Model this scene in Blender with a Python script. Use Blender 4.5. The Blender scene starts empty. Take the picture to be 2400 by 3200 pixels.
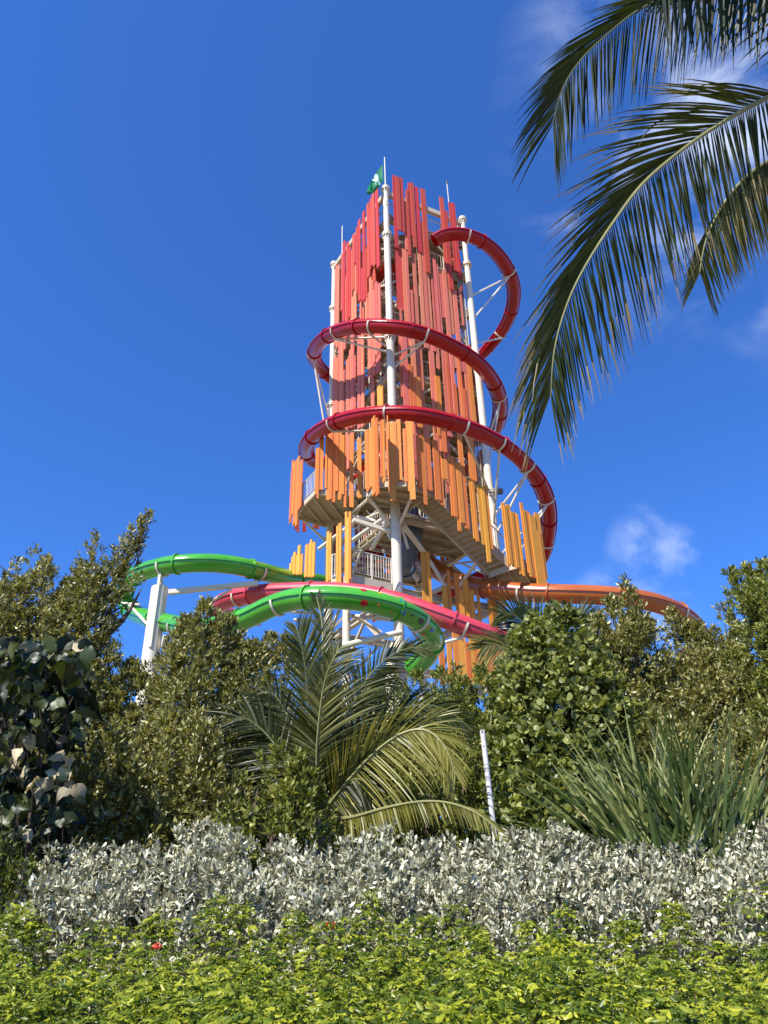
import bpy, math, random
import numpy as np
from mathutils import Vector, Matrix
R = math.radians
rnd = random.Random(7)
rng = np.random.default_rng(11)
scene = bpy.context.scene
COL = scene.collection

# ------------------------------------------------------------------ camera
EYE = Vector((0, 0, 1.6))
PITCH, ROLL, FPX = R(29.28), R(1.26), 2400.0
_f = Vector((0, math.cos(PITCH), math.sin(PITCH)))
_r0 = Vector((1, 0, 0)); _u0 = Vector((0, -math.sin(PITCH), math.cos(PITCH)))
_r = _r0 * math.cos(ROLL) - _u0 * math.sin(ROLL)
_u = _r0 * math.sin(ROLL) + _u0 * math.cos(ROLL)
cam = bpy.data.cameras.new("camera"); camo = bpy.data.objects.new("camera", cam)
cam.sensor_fit = 'HORIZONTAL'; cam.sensor_width = 26.0; cam.lens = 26.0
cam.clip_start = 0.05; cam.clip_end = 6000
camo.matrix_world = Matrix(((_r.x, _u.x, -_f.x, EYE.x), (_r.y, _u.y, -_f.y, EYE.y), (_r.z, _u.z, -_f.z, EYE.z), (0, 0, 0, 1)))
COL.objects.link(camo); scene.camera = camo

# ------------------------------------------------------------------ world and sun
SUN_EL = R(48); SUN_DIR_H = Vector((-0.62, -0.785, 0)).normalized()     # horizontal direction towards the sun
SKY_STRENGTH = 0.100; SUN_STRENGTH = 5.0
scene.view_settings.view_transform = 'Standard'; scene.view_settings.look = 'None'
scene.view_settings.gamma = 1; scene.view_settings.exposure = 0.74; scene.view_settings.use_curve_mapping = False
w = bpy.data.worlds.new("World"); scene.world = w; w.use_nodes = True
nt = w.node_tree; nt.nodes.clear()
def N(nt, t, **k):
    n = nt.nodes.new(t)
    for a, b in k.items(): setattr(n, a, b)
    return n
sky = N(nt, 'ShaderNodeTexSky', sky_type='NISHITA', sun_disc=False)
sky.sun_elevation = SUN_EL; sky.sun_rotation = math.atan2(SUN_DIR_H.x, SUN_DIR_H.y)
sky.air_density = 1.0; sky.dust_density = 0.25; sky.ozone_density = 3.2; sky.altitude = 0
bg = N(nt, 'ShaderNodeBackground'); bg.inputs[1].default_value = SKY_STRENGTH
out = N(nt, 'ShaderNodeOutputWorld')
tc = N(nt, 'ShaderNodeTexCoord')
grade = N(nt, 'ShaderNodeMix', data_type='RGBA', blend_type='MULTIPLY'); grade.inputs[0].default_value = 1
grade.inputs[7].default_value = (0.38, 0.79, 1.46, 1)
nt.links.new(sky.outputs[0], grade.inputs[6])
mp = N(nt, 'ShaderNodeMapping'); mp.inputs['Scale'].default_value = (1.0, 1.0, 1.9); mp.inputs['Rotation'].default_value = (0.3, 0.5, 0.2)
noi = N(nt, 'ShaderNodeTexNoise'); noi.inputs['Scale'].default_value = 5.2; noi.inputs['Detail'].default_value = 7; noi.inputs['Roughness'].default_value = .56; noi.inputs['Distortion'].default_value = .5
nt.links.new(tc.outputs['Generated'], mp.inputs[0]); nt.links.new(mp.outputs[0], noi.inputs[0])
def ray(px, py):
    return (_f * FPX + _r * (px - 1200) + _u * (1600 - py)).normalized()
prev = None
for (px, py, inner, outer, amt) in ((2230, 330, .998, .967, .62), (2420, 720, 1.0, .985, .4), (1960, 1985, 1.0, .9952, .75), (2085, 1725, .9997, .9968, .5)):
    d = ray(px, py)
    dot = N(nt, 'ShaderNodeVectorMath', operation='DOT_PRODUCT'); dot.inputs[1].default_value = d
    nrm = N(nt, 'ShaderNodeVectorMath', operation='NORMALIZE')
    nt.links.new(tc.outputs['Generated'], nrm.inputs[0]); nt.links.new(nrm.outputs[0], dot.inputs[0])
    mr = N(nt, 'ShaderNodeMapRange', interpolation_type='SMOOTHSTEP'); mr.inputs[1].default_value = outer; mr.inputs[2].default_value = inner; mr.inputs[3].default_value = 0; mr.inputs[4].default_value = amt
    nt.links.new(dot.outputs['Value'], mr.inputs[0])
    if prev is None: prev = mr.outputs[0]
    else:
        mx = N(nt, 'ShaderNodeMath', operation='MAXIMUM'); nt.links.new(prev, mx.inputs[0]); nt.links.new(mr.outputs[0], mx.inputs[1]); prev = mx.outputs[0]
cr = N(nt, 'ShaderNodeMapRange', interpolation_type='SMOOTHSTEP'); cr.inputs[1].default_value = .44; cr.inputs[2].default_value = .74
nt.links.new(noi.outputs[0], cr.inputs[0])
mul = N(nt, 'ShaderNodeMath', operation='MULTIPLY'); nt.links.new(prev, mul.inputs[0]); nt.links.new(cr.outputs[0], mul.inputs[1])
cm = N(nt, 'ShaderNodeMix', data_type='RGBA'); cm.inputs[7].default_value = (7.6, 8.2, 9.2, 1)
nt.links.new(mul.outputs[0], cm.inputs[0]); nt.links.new(grade.outputs[2], cm.inputs[6])
nt.links.new(cm.outputs[2], bg.inputs[0]); nt.links.new(bg.outputs[0], out.inputs[0])
sl = bpy.data.lights.new("sun", 'SUN'); sl.energy = SUN_STRENGTH; sl.angle = R(0.5); sl.color = (1.0, .955, .88)
so = bpy.data.objects.new("sun", sl); COL.objects.link(so)
sdir = (SUN_DIR_H * math.cos(SUN_EL) + Vector((0, 0, math.sin(SUN_EL))))
so.rotation_euler = sdir.to_track_quat('Z', 'Y').to_euler(); so.location = (-20, -30, 50)

# ------------------------------------------------------------------ geometry helpers
def P(px, py, Y):
    d = _f * FPX + _r * (px - 1200) + _u * (1600 - py)
    return EYE + d * (Y / d.y)
def PZ(px, py, z):
    d = _f * FPX + _r * (px - 1200) + _u * (1600 - py)
    return EYE + d * ((z - EYE.z) / d.z)
def zrow(X, Y, py):
    """height at which the vertical through (X, Y) crosses image row py"""
    k = (1600 - py) / FPX
    b = Vector((X, Y, 0)) - Vector((EYE.x, EYE.y, 0))
    a0, a1 = b.dot(_u), _u.z; c0, c1 = b.dot(_f), _f.z
    return EYE.z + (k * c0 - a0) / (a1 - k * c1)
class Face:
    def __init__(s, A, B):
        s.A = Vector((A[0], A[1], 0)); s.d = Vector((B[0] - A[0], B[1] - A[1], 0)); s.len = s.d.length; s.d.normalize()
        s.n = Vector((s.d.y, -s.d.x, 0))
        if s.n.dot(s.A) > 0: s.n = -s.n
    def hit(s, px, py, off=0):
        d = _f * FPX + _r * (px - 1200) + _u * (1600 - py)
        A = s.A + s.n * off
        t = (A - EYE).dot(s.n) / d.dot(s.n)
        return EYE + d * t
Z1, Z2, Z3, Z4 = (1020, 540, 4.608), (1200, 540, 4.608), (1020, 1000, 6.504), (1220, 960, 4.366)
Z5, Z6, Z7, Z8 = (880, 1280, 3.77), (1280, 1340, 3.456), (880, 1560, 3.95), (1240, 1640, 3.607)
ZA = (350, 1600, 2.074); ZB = (880, 1240, 1.843); ZC = (1500, 1700, 1.843); ZD = (1500, 0, 1.515); ZE = (700, 1900, 1.659); Z0 = (0, 0, 0.69125)
ZT = (880, 460, 2.0738)
def q(z, x, y): return (z[0] + x / z[2], z[1] + y / z[2])

def tag(o, label=None, cat=None, group=None, kind=None):
    if label: o['label'] = label
    if cat: o['category'] = cat
    if group: o['group'] = group
    if kind: o['kind'] = kind
    return o
def root(name, loc, label, cat, group=None, kind=None):
    o = bpy.data.objects.new(name, None); o.location = loc; o.empty_display_size = .3
    COL.objects.link(o); return tag(o, label, cat, group, kind)
def org(parent):
    o = Vector((0, 0, 0))
    while parent is not None:
        o += Vector(parent.location); parent = parent.parent
    return o
class MB:
    def __init__(s): s.v = []; s.f = []
    def add(s, vs, fs):
        b = len(s.v); s.v += [tuple(v) for v in vs]; s.f += [tuple(b + i for i in f) for f in fs]; return s
    def tube(s, pts, rad, n=8, cap=True, flat=None):
        pts = [Vector(p) for p in pts]
        if not isinstance(rad, (list, tuple)): rad = [rad] * len(pts)
        vs = []; fs = []
        t0 = (pts[1] - pts[0]).normalized()
        a = Vector((0, 0, 1)) if abs(t0.z) < .9 else Vector((1, 0, 0))
        side = t0.cross(a).normalized()
        for i, p in enumerate(pts):
            t = (pts[min(i + 1, len(pts) - 1)] - pts[max(i - 1, 0)]).normalized()
            side = (side - t * side.dot(t)).normalized(); up = side.cross(t)
            for k in range(n):
                g = 2 * math.pi * k / n + math.pi / n
                vs.append(p + (side * math.cos(g) + up * math.sin(g) * (flat or 1)) * rad[i])
        for i in range(len(pts) - 1):
            for k in range(n):
                fs.append((i * n + k, i * n + (k + 1) % n, (i + 1) * n + (k + 1) % n, (i + 1) * n + k))
        if cap:
            fs.append(tuple(range(n))[::-1]); fs.append(tuple((len(pts) - 1) * n + k for k in range(n)))
        return s.add(vs, fs)
    def beam(s, a, b, wd, ht=None, up=Vector((0, 0, 1))):
        a, b = Vector(a), Vector(b); ht = ht or wd
        t = (b - a).normalized()
        if abs(t.dot(up)) > .98: up = Vector((0, 1, 0))
        sd = t.cross(up).normalized() * wd / 2; uu = sd.cross(t).normalized() * ht / 2
        vs = [a - sd - uu, a + sd - uu, a + sd + uu, a - sd + uu, b - sd - uu, b + sd - uu, b + sd + uu, b - sd + uu]
        return s.add(vs, [(0, 3, 2, 1), (4, 5, 6, 7), (0, 1, 5, 4), (1, 2, 6, 5), (2, 3, 7, 6), (3, 0, 4, 7)])
    def ibeam(s, a, b, wd=.2, ht=.3):
        a, b = Vector(a), Vector(b); u = Vector((0, 0, ht / 2 - .015))
        s.beam(a + u, b + u, wd, .03); s.beam(a - u, b - u, wd, .03); return s.beam(a, b, .025, ht - .07)
    def prism(s, poly, z0, z1):
        n = len(poly); vs = [(p[0], p[1], z0) for p in poly] + [(p[0], p[1], z1) for p in poly]
        ar = sum(poly[i][0] * poly[(i + 1) % n][1] - poly[(i + 1) % n][0] * poly[i][1] for i in range(n))
        top = tuple(range(n, 2 * n)); bot = tuple(range(n))[::-1]
        sides = [(i, (i + 1) % n, n + (i + 1) % n, n + i) for i in range(n)]
        if ar < 0: top, bot = top[::-1], bot[::-1]; sides = [t[::-1] for t in sides]
        return s.add(vs, [top, bot] + sides)
    def build(s, name, mat, parent=None, smooth=False, kind=None):
        o0 = org(parent); m = bpy.data.meshes.new(name)
        m.from_pydata([(v[0] - o0.x, v[1] - o0.y, v[2] - o0.z) for v in s.v], [], s.f)
        if smooth:
            m.shade_smooth()
            if hasattr(m, 'set_sharp_from_angle'): m.set_sharp_from_angle(angle=R(40))
        m.materials.append(mat); m.update()
        o = bpy.data.objects.new(name, m); o.parent = parent; COL.objects.link(o)
        if kind: o['kind'] = kind
        return o

# ------------------------------------------------------------------ materials
def mat(name, col, rough=.5, spec=.5, var=.0, vscale=3.0, vstretch=(1, 1, 1), bump=0, bscale=40, coat=0, trans=0, tcol=None, dirt=0, metal=0, rand=0, double=False):
    m = bpy.data.materials.new(name); m.use_nodes = True; nt = m.node_tree
    b = nt.nodes['Principled BSDF']; b.inputs['Base Color'].default_value = (*col, 1)
    b.inputs['Roughness'].default_value = rough; b.inputs['Specular IOR Level'].default_value = spec
    b.inputs['Metallic'].default_value = metal
    if coat: b.inputs['Coat Weight'].default_value = coat; b.inputs['Coat Roughness'].default_value = .06
    geo = N(nt, 'ShaderNodeNewGeometry'); mp = N(nt, 'ShaderNodeMapping'); mp.inputs['Scale'].default_value = vstretch
    nt.links.new(geo.outputs['Position'], mp.inputs[0])
    cur = None
    if var:
        n1 = N(nt, 'ShaderNodeTexNoise'); n1.inputs['Scale'].default_value = vscale; n1.inputs['Detail'].default_value = 6; n1.inputs['Roughness'].default_value = .6
        nt.links.new(mp.outputs[0], n1.inputs[0])
        hs = N(nt, 'ShaderNodeHueSaturation'); hs.inputs['Color'].default_value = (*col, 1)
        mr = N(nt, 'ShaderNodeMapRange'); mr.inputs[1].default_value = .3; mr.inputs[2].default_value = .7; mr.inputs[3].default_value = 1 - var; mr.inputs[4].default_value = 1 + var
        nt.links.new(n1.outputs[0], mr.inputs[0]); nt.links.new(mr.outputs[0], hs.inputs['Value']); cur = hs.outputs[0]
    if rand:
        oi = N(nt, 'ShaderNodeObjectInfo'); hs2 = N(nt, 'ShaderNodeHueSaturation')
        if cur: nt.links.new(cur, hs2.inputs['Color'])
        else: hs2.inputs['Color'].default_value = (*col, 1)
        mr = N(nt, 'ShaderNodeMapRange'); mr.inputs[3].default_value = 1 - rand; mr.inputs[4].default_value = 1 + rand
        nt.links.new(oi.outputs['Random'], mr.inputs[0]); nt.links.new(mr.outputs[0], hs2.inputs['Value'])
        mul = N(nt, 'ShaderNodeMath', operation='MULTIPLY_ADD'); mul.inputs[1].default_value = 7.31; mul.inputs[2].default_value = 0
        fr = N(nt, 'ShaderNodeMath', operation='FRACT'); nt.links.new(oi.outputs['Random'], mul.inputs[0]); nt.links.new(mul.outputs[0], fr.inputs[0])
        mr2 = N(nt, 'ShaderNodeMapRange'); mr2.inputs[3].default_value = .5 - .012; mr2.inputs[4].default_value = .5 + .012
        nt.links.new(fr.outputs[0], mr2.inputs[0]); nt.links.new(mr2.outputs[0], hs2.inputs['Hue']); cur = hs2.outputs[0]
    if dirt:
        n2 = N(nt, 'ShaderNodeTexNoise'); n2.inputs['Scale'].default_value = 1.3; n2.inputs['Detail'].default_value = 9; n2.inputs['Roughness'].default_value = .72
        mp2 = N(nt, 'ShaderNodeMapping'); mp2.inputs['Scale'].default_value = (2.5, 2.5, .45); nt.links.new(geo.outputs['Position'], mp2.inputs[0]); nt.links.new(mp2.outputs[0], n2.inputs[0])
        mr = N(nt, 'ShaderNodeMapRange'); mr.inputs[1].default_value = .52; mr.inputs[2].default_value = .75; mr.inputs[3].default_value = 0; mr.inputs[4].default_value = dirt
        nt.links.new(n2.outputs[0], mr.inputs[0])
        mx = N(nt, 'ShaderNodeMix', data_type='RGBA'); nt.links.new(mr.outputs[0], mx.inputs[0])
        if cur: nt.links.new(cur, mx.inputs[6])
        else: mx.inputs[6].default_value = (*col, 1)
        mx.inputs[7].default_value = (col[0] * .45, col[1] * .42, col[2] * .36, 1); cur = mx.outputs[2]
    if cur: nt.links.new(cur, b.inputs['Base Color'])
    if bump:
        n3 = N(nt, 'ShaderNodeTexNoise'); n3.inputs['Scale'].default_value = bscale; n3.inputs['Detail'].default_value = 4
        nt.links.new(mp.outputs[0], n3.inputs[0]); bp = N(nt, 'ShaderNodeBump'); bp.inputs['Strength'].default_value = bump; bp.inputs['Distance'].default_value = .02
        nt.links.new(n3.outputs[0], bp.inputs['Height']); nt.links.new(bp.outputs[0], b.inputs['Normal'])
    if trans:
        tr = N(nt, 'ShaderNodeBsdfTranslucent'); tr.inputs[0].default_value = (*(tcol or col), 1)
        ms = N(nt, 'ShaderNodeMixShader'); ms.inputs[0].default_value = trans
        o = nt.nodes['Material Output']; nt.links.new(b.outputs[0], ms.inputs[1]); nt.links.new(tr.outputs[0], ms.inputs[2]); nt.links.new(ms.outputs[0], o.inputs[0])
    return m
def leafmat(name, c0, c1, c2, rough=.42, trans=.25, spec=.32, tmul=1.5):
    """c0 dark, c1 mid, c2 light; chosen per leaf through the face attribute 'tone'"""
    m = bpy.data.materials.new(name); m.use_nodes = True; nt = m.node_tree; b = nt.nodes['Principled BSDF']
    at = N(nt, 'ShaderNodeAttribute', attribute_name='tone'); rp = N(nt, 'ShaderNodeValToRGB')
    e = rp.color_ramp.elements; e[0].color = (*c0, 1); e[1].color = (*c2, 1); x = e.new(.5); x.color = (*c1, 1)
    nt.links.new(at.outputs['Fac'], rp.inputs[0]); nt.links.new(rp.outputs[0], b.inputs['Base Color'])
    b.inputs['Roughness'].default_value = rough; b.inputs['Specular IOR Level'].default_value = spec
    tr = N(nt, 'ShaderNodeBsdfTranslucent'); g = N(nt, 'ShaderNodeMix', data_type='RGBA', blend_type='MULTIPLY'); g.inputs[0].default_value = 1
    g.inputs[7].default_value = (tmul * 1.1, tmul * 1.05, tmul * .5, 1); nt.links.new(rp.outputs[0], g.inputs[6]); nt.links.new(g.outputs[2], tr.inputs[0])
    ms = N(nt, 'ShaderNodeMixShader'); ms.inputs[0].default_value = trans; o = nt.nodes['Material Output']
    nt.links.new(b.outputs[0], ms.inputs[1]); nt.links.new(tr.outputs[0], ms.inputs[2]); nt.links.new(ms.outputs[0], o.inputs[0])
    return m
PL = dict(rough=.62, spec=.25, var=.10, vscale=5, vstretch=(6, 6, .35), bump=.15, bscale=9, dirt=.18, rand=.10)
M = {
 'c': mat('crimson board', (.50, .066, .044), **PL), 'k': mat('coral board', (.62, .175, .105), **PL),
 'm': mat('orange red board', (.62, .155, .050), **PL), 'o': mat('orange board', (.66, .205, .045), **PL),
 'a': mat('amber board', (.64, .255, .040), **PL), 'y': mat('yellow board', (.74, .33, .055), **PL),
 'd': mat('shaded red board', (.26, .016, .012), **PL),  # darker red holds the shade on boards seen from inside
 'white': mat('cream painted steel', (.66, .59, .455), rough=.48, var=.07, vscale=2, dirt=.45, bump=.05, bscale=6),
 'beige': mat('beige painted steel', (.50, .42, .285), rough=.55, var=.08, vscale=2, dirt=.4),
 'deck': mat('beige deck', (.42, .34, .215), rough=.75, var=.12, vscale=3, dirt=.5, bump=.2, bscale=12),
 'redtube': mat('red gelcoat', (.37, .006, .008), rough=.28, spec=.35, coat=.22, var=.10, vscale=.8, trans=.06, tcol=(.6, .01, .01), dirt=.5),
 'pinktube': mat('faded pink red gelcoat', (.52, .045, .065), rough=.36, coat=.3, var=.12, vscale=.8, dirt=.45),
 'greentube': mat('green gelcoat', (.070, .36, .022), rough=.22, coat=.6, var=.14, vscale=.7, trans=.08, dirt=.4),
 'orangetube': mat('orange brown gelcoat', (.38, .095, .016), rough=.3, coat=.3, var=.12, vscale=.8, dirt=.5),
 'greytube': mat('slate blue gelcoat', (.07, .10, .14), rough=.35, coat=.3, var=.1),
 'black': mat('black plastic', (.015, .015, .016), rough=.5), 'cable': mat('grey cable', (.12, .12, .12), rough=.6),
 'canopy': mat('red orange shade cloth', (.62, .07, .03), rough=.8, trans=.55, tcol=(.95, .12, .05)),
 'flag': mat('green flag cloth', (.015, .20, .085), rough=.8, trans=.35, tcol=(.03, .45, .18), var=.15, vscale=6),
 'emblem': mat('pale emblem', (.52, .70, .66), rough=.8), 'yellow': mat('yellow rim', (.72, .55, .04), rough=.4),
 'bark': mat('brown bark', (.12, .085, .055), rough=.9, var=.3, vscale=9, bump=.5, bscale=30),
 'palmbark': mat('grey palm bark', (.21, .18, .14), rough=.9, var=.3, vscale=8, vstretch=(1, 1, 6), bump=.5, bscale=14),
 'rachis': mat('green yellow rachis', (.25, .24, .09), rough=.5, var=.15), 'rachis_dark': mat('olive rachis', (.13, .14, .05), rough=.5, var=.15),
 'post': mat('weathered white pipe', (.52, .50, .46), rough=.6, var=.15, vscale=12, dirt=.7),
 'soil': mat('sandy soil', (.20, .155, .10), rough=.95, var=.3, vscale=1.2, bump=.6, bscale=18),
 'flower': mat('red flower', (.75, .06, .02), rough=.6, trans=.3, tcol=(.9, .1, .03)),
}
for k_, c_ in (('s_red', (.45, .01, .02)), ('s_blue', (.02, .13, .55)), ('s_black', (.012, .02, .03)), ('s_orange', (.62, .18, .03)), ('s_yellow', (.66, .5, .05))):
    M[k_] = mat('spot ' + k_[2:], c_, rough=.3, coat=.5)
M['leaf_olive'] = leafmat('olive leaf', (.055, .058, .012), (.20, .19, .042), (.54, .50, .22), rough=.38, spec=.5, trans=.22)
M['leaf_bright'] = leafmat('mid green leaf', (.045, .060, .011), (.175, .195, .032), (.46, .45, .14), rough=.4, trans=.26)
M['leaf_grape'] = leafmat('round sea grape leaf', (.05, .068, .014), (.17, .19, .040), (.42, .43, .15), rough=.42, trans=.28)
M['leaf_silver'] = leafmat('silver leaf', (.085, .080, .045), (.38, .365, .235), (.76, .73, .54), rough=.6, trans=.12, tmul=1.0)
M['leaf_lime'] = leafmat('lime leaf', (.022, .046, .005), (.120, .170, .012), (.42, .43, .035), rough=.33, trans=.34, tmul=1.4)
M['leaf_dry'] = leafmat('pale dry leaf', (.20, .17, .10), (.45, .38, .22), (.62, .52, .30), rough=.6, trans=.2, tmul=1.0)
M['leaf_big'] = leafmat('large shaded leaf', (.008, .014, .004), (.024, .036, .008), (.08, .10, .024), rough=.42, trans=.22, tmul=1.6)  # greens darkened to stand for the shade over this plant
M['leaf_palm'] = leafmat('palm leaflet', (.014, .022, .004), (.055, .070, .013), (.26, .24, .08), rough=.42, trans=.25)
M['leaf_palm_dry'] = leafmat('dry palm leaflet', (.18, .13, .06), (.36, .29, .15), (.55, .48, .30), rough=.55, trans=.3, tmul=1.0)  # also paints the sunlit highlights on leaflet tips
M['leaf_palm_yellow'] = leafmat('yellowing palm leaflet', (.09, .09, .015), (.24, .22, .04), (.44, .39, .12), rough=.4, trans=.35, tmul=1.2)
M['leaf_blade'] = leafmat('sword leaf', (.020, .038, .007), (.065, .095, .018), (.32, .33, .11), rough=.38, trans=.2)

# ------------------------------------------------------------------ ground
gm = MB(); S = 3000
gm.add([(-S, -S, 0), (S, -S, 0), (S, S, 0), (-S, S, 0)], [(0, 1, 2, 3)])
tag(gm.build('ground', M['soil']), kind='structure')

# ------------------------------------------------------------------ tower frame
def vcol(px, py, Y): p = P(px, py, Y); return Vector((p.x, p.y, 0))
CF = vcol(1222, 1157, 29.9); CL = vcol(1037, 1267, 35.5); CR = vcol(1483, 1071, 32.2); CB = CL + CR - CF
TOP = 1.6 + 38.4
tower = root('slide_tower', (CF.x * .5 + CB.x * .5, CF.y * .5 + CB.y * .5, 0), 'tall square tower clad in red and orange boards on cream steel columns', 'tower')
TC = Vector(tower.location)
def column(c, tops, r0, r1, collars):
    m = MB(); h = [0] + collars + [tops]
    for i in range(len(h) - 1):
        ra = r0 + (r1 - r0) * i / (len(h) - 2)
        m.tube([(c.x, c.y, h[i]), (c.x, c.y, h[i + 1])], ra, 20)
    o = m.build('column', M['white'], tower, True)
    for z in collars + [tops - .06]:
        g = MB(); ra = r0 + (r1 - r0) * min(1, (collars + [tops]).index(min(collars + [tops], key=lambda t: abs(t - z))) / len(collars))
        g.tube([(c.x, c.y, z - .10), (c.x, c.y, z - .02)], ra + .10, 20); g.tube([(c.x, c.y, z + .02), (c.x, c.y, z + .10)], ra + .10, 20)
        for k in range(10):
            a = k * math.pi / 5; dv = Vector((math.cos(a), math.sin(a), 0))
            g.beam(Vector((c.x, c.y, z - .28)) + dv * (ra + .03), Vector((c.x, c.y, z - .10)) + dv * (ra + .03), .03, .07, up=dv)
        g.build('collar', M['white'], o, True)
    return o
H = lambda h: 1.6 + h
column(CF, TOP, .24, .165, [H(9.5), H(19), H(27), H(34.5)])
column(CL, TOP, .24, .15, [H(9.5), H(18.3), H(27), H(34.5)])
column(CR, TOP, .24, .165, [H(9.5), H(19), H(27), H(34.5)])
column(CB, TOP, .24, .15, [H(9.5), H(19), H(27), H(34.5)])
# flag pole and rods
m = MB(); pt = P(*q(Z0, 829, 340), 29.9); m.tube([(CF.x, CF.y, TOP - .3), (CF.x, CF.y, pt.z)], [.045, .035], 8); m.build('flagpole', M['white'], tower, True)
m = MB(); a = CL + Vector((.9, -.5, 0)); a = P(*q(Z1, 225, 1170), 34.6); b = zrow(a.x, a.y, 540 + 765 / 4.608); m.tube([(a.x, a.y, a.z - 1.2), (a.x, a.y, b)], .035, 6); m.build('lightning_rod', M['white'], tower)
a = P(*q(Z2, 935, 430), 34.2); b = zrow(a.x, a.y, 540 + 120 / 4.608)
m = MB(); m.tube([(a.x, a.y, a.z - 1.0), (a.x - .02, a.y, b - .15)], .03, 6); rod = m.build('lightning_rod', M['white'], tower)
m = MB(); m.tube([(a.x, a.y, b - .25), (a.x, a.y, b - .1), (a.x, a.y, b + .02)], [.05, .09, .04], 10); m.build('rod_tip', M['black'], rod, True)

faces = {'LF': (CL, CF), 'FR': (CF, CR), 'RB': (CR, CB), 'BL': (CB, CL)}
levels = [H(x) for x in (6.2, 9.6, 13.0, 16.6, 19.4, 22.2, 25.0, 27.8, 30.6, 33.4, 36.2)]
for nm, (A, B) in faces.items():
    for i, z in enumerate(levels):
        gi = (TC - (A + B) / 2); gi.z = 0; gi = gi.normalized() * .24
        m = MB(); m.ibeam((A.x + gi.x, A.y + gi.y, z), (B.x + gi.x, B.y + gi.y, z), .22, .32); m.build('girder', M['beige'], tower)
    for i in range(len(levels) - 1):
        if nm == 'FR' and levels[i] < H(19): continue
        z0, z1 = levels[i] + .2, levels[i + 1] - .2; md = (A + B) / 2
        m = MB()
        inn = (TC - md).normalized() * .12
        for s in (0, 1):
            e = (A, B)[(s + i) % 2]
            if s == 0 or rnd.random() < .55: m.beam((e.x + inn.x, e.y + inn.y, z0), (md.x + inn.x * (1 + s), md.y + inn.y * (1 + s), z1), .11)
        m.build('brace', M['beige'], tower)
    m = MB(); A2, B2 = Vector((A.x, A.y, H(38.0))), Vector((B.x, B.y, H(38.0))); m.beam(A2, B2, .22, .34); m.build('top_beam', M['beige'], tower)
# interior floors, joists, stairs and railings
eu = (CR - CF).normalized(); ev = (CL - CF).normalized(); LU, LV = (CR - CF).length, (CL - CF).length
def T2(u, v): return CF + eu * u + ev * v
for i, z in enumerate(levels[3:]):
    if i % 2 == 0: poly = [T2(.3, .3), T2(LU - .3, .3), T2(LU - .3, LV * .45), T2(.3, LV * .45)]
    else: poly = [T2(.3, LV * .3), T2(LU * .55, .3), T2(LU - .3, .3), T2(LU - .3, LV * .35), T2(.3, LV - .3)]
    m = MB(); m.prism([(p.x, p.y) for p in poly], z + .17, z + .23); fl = m.build('floor_deck', M['deck'], tower)
    for k in range(8):
        v = .5 + k * (LV - 1) / 7
        m = MB(); a, b = T2(.15, v), T2(LU - .15, v); m.beam((a.x, a.y, z + .08), (b.x, b.y, z + .08), .08, .16); m.build('joist', M['beige'], tower)
    # inner bracing
    m = MB(); a, b = T2(.2, .2), T2(LU - .2, LV - .2); m.beam((a.x, a.y, z - .12), (b.x, b.y, z - .12), .10)
    a, b = T2(LU - .2, .2), T2(.2, LV - .2); m.beam((a.x, a.y, z - .25), (b.x, b.y, z - .25), .10); m.build('cross_brace', M['beige'], tower)
    if i < 7:
        z2 = levels[3 + i + 1] + .2
        va = LV * (.62 if i % 2 else .80); u0, u1 = (.8, LU - .9) if i % 2 else (LU - .9, .8)
        sp = MB(); 
        for sv in (-.5, .5):
            a, b = T2(u0, va + sv), T2(u1, va + sv); sp.beam((a.x, a.y, z + .2), (b.x, b.y, z2), .06, .3)
        sp.build('stringer', M['beige'], tower)
        for k in range(13):
            t = (k + .5) / 13; c = T2(u0 + (u1 - u0) * t, va); zz = z + .25 + (z2 - z - .2) * t
            sp = MB(); sp.beam(c - ev * .48 + Vector((0, 0, zz)), c + ev * .48 + Vector((0, 0, zz)), .28, .05); sp.build('tread', M['deck'], tower)
def railing(pts, h=1.1, step=.13, r=.014, name='railing', post=1.2, m_=None):
    m = MB(); pts = [Vector(p) for p in pts]
    for a, b in zip(pts[:-1], pts[1:]):
        L = (b - a).length; up = Vector((0, 0, h))
        m.tube([a + up, b + up], .028, 6); m.tube([a + Vector((0, 0, .12)), b + Vector((0, 0, .12))], .02, 6)
        n = max(1, int(L / step))
        for k in range(n + 1):
            p = a + (b - a) * (k / n); m.tube([p + Vector((0, 0, .12)), p + up], r, 4, cap=False)
        n = max(1, round(L / post))
        for k in range(n + 1):
            p = a + (b - a) * (k / n); m.tube([p - Vector((0, 0, .15)), p + up + Vector((0, 0, .03))], .032, 6)
    return m.build(name, m_ or M['white'], tower)
for i, z in enumerate(levels[3:]):
    a, b, c = T2(.25, LV - .3), T2(.25, .25), T2(LU - .25, .25)
    zz = z + .23
    railing([(a.x, a.y, zz), (b.x, b.y, zz), (c.x, c.y, zz)], step=.22)
# shade cloth seen between the columns
for (z, uv) in ((H(33.0), (.2, 1.6, .5, 3.2)), (H(31.6), (1.4, 3.6, .3, 1.6)), (H(21.3), (.4, 3.0, 2.0, 5.0))):
    m = MB(); poly = [T2(uv[0], uv[2]), T2(uv[1], uv[2] + .2), T2(uv[1] + .2, uv[3]), T2(uv[0], uv[3] - .1)]
    m.prism([(p.x, p.y) for p in poly], z, z + .02); m.build('shade_cloth', M['canopy'], tower)

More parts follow.
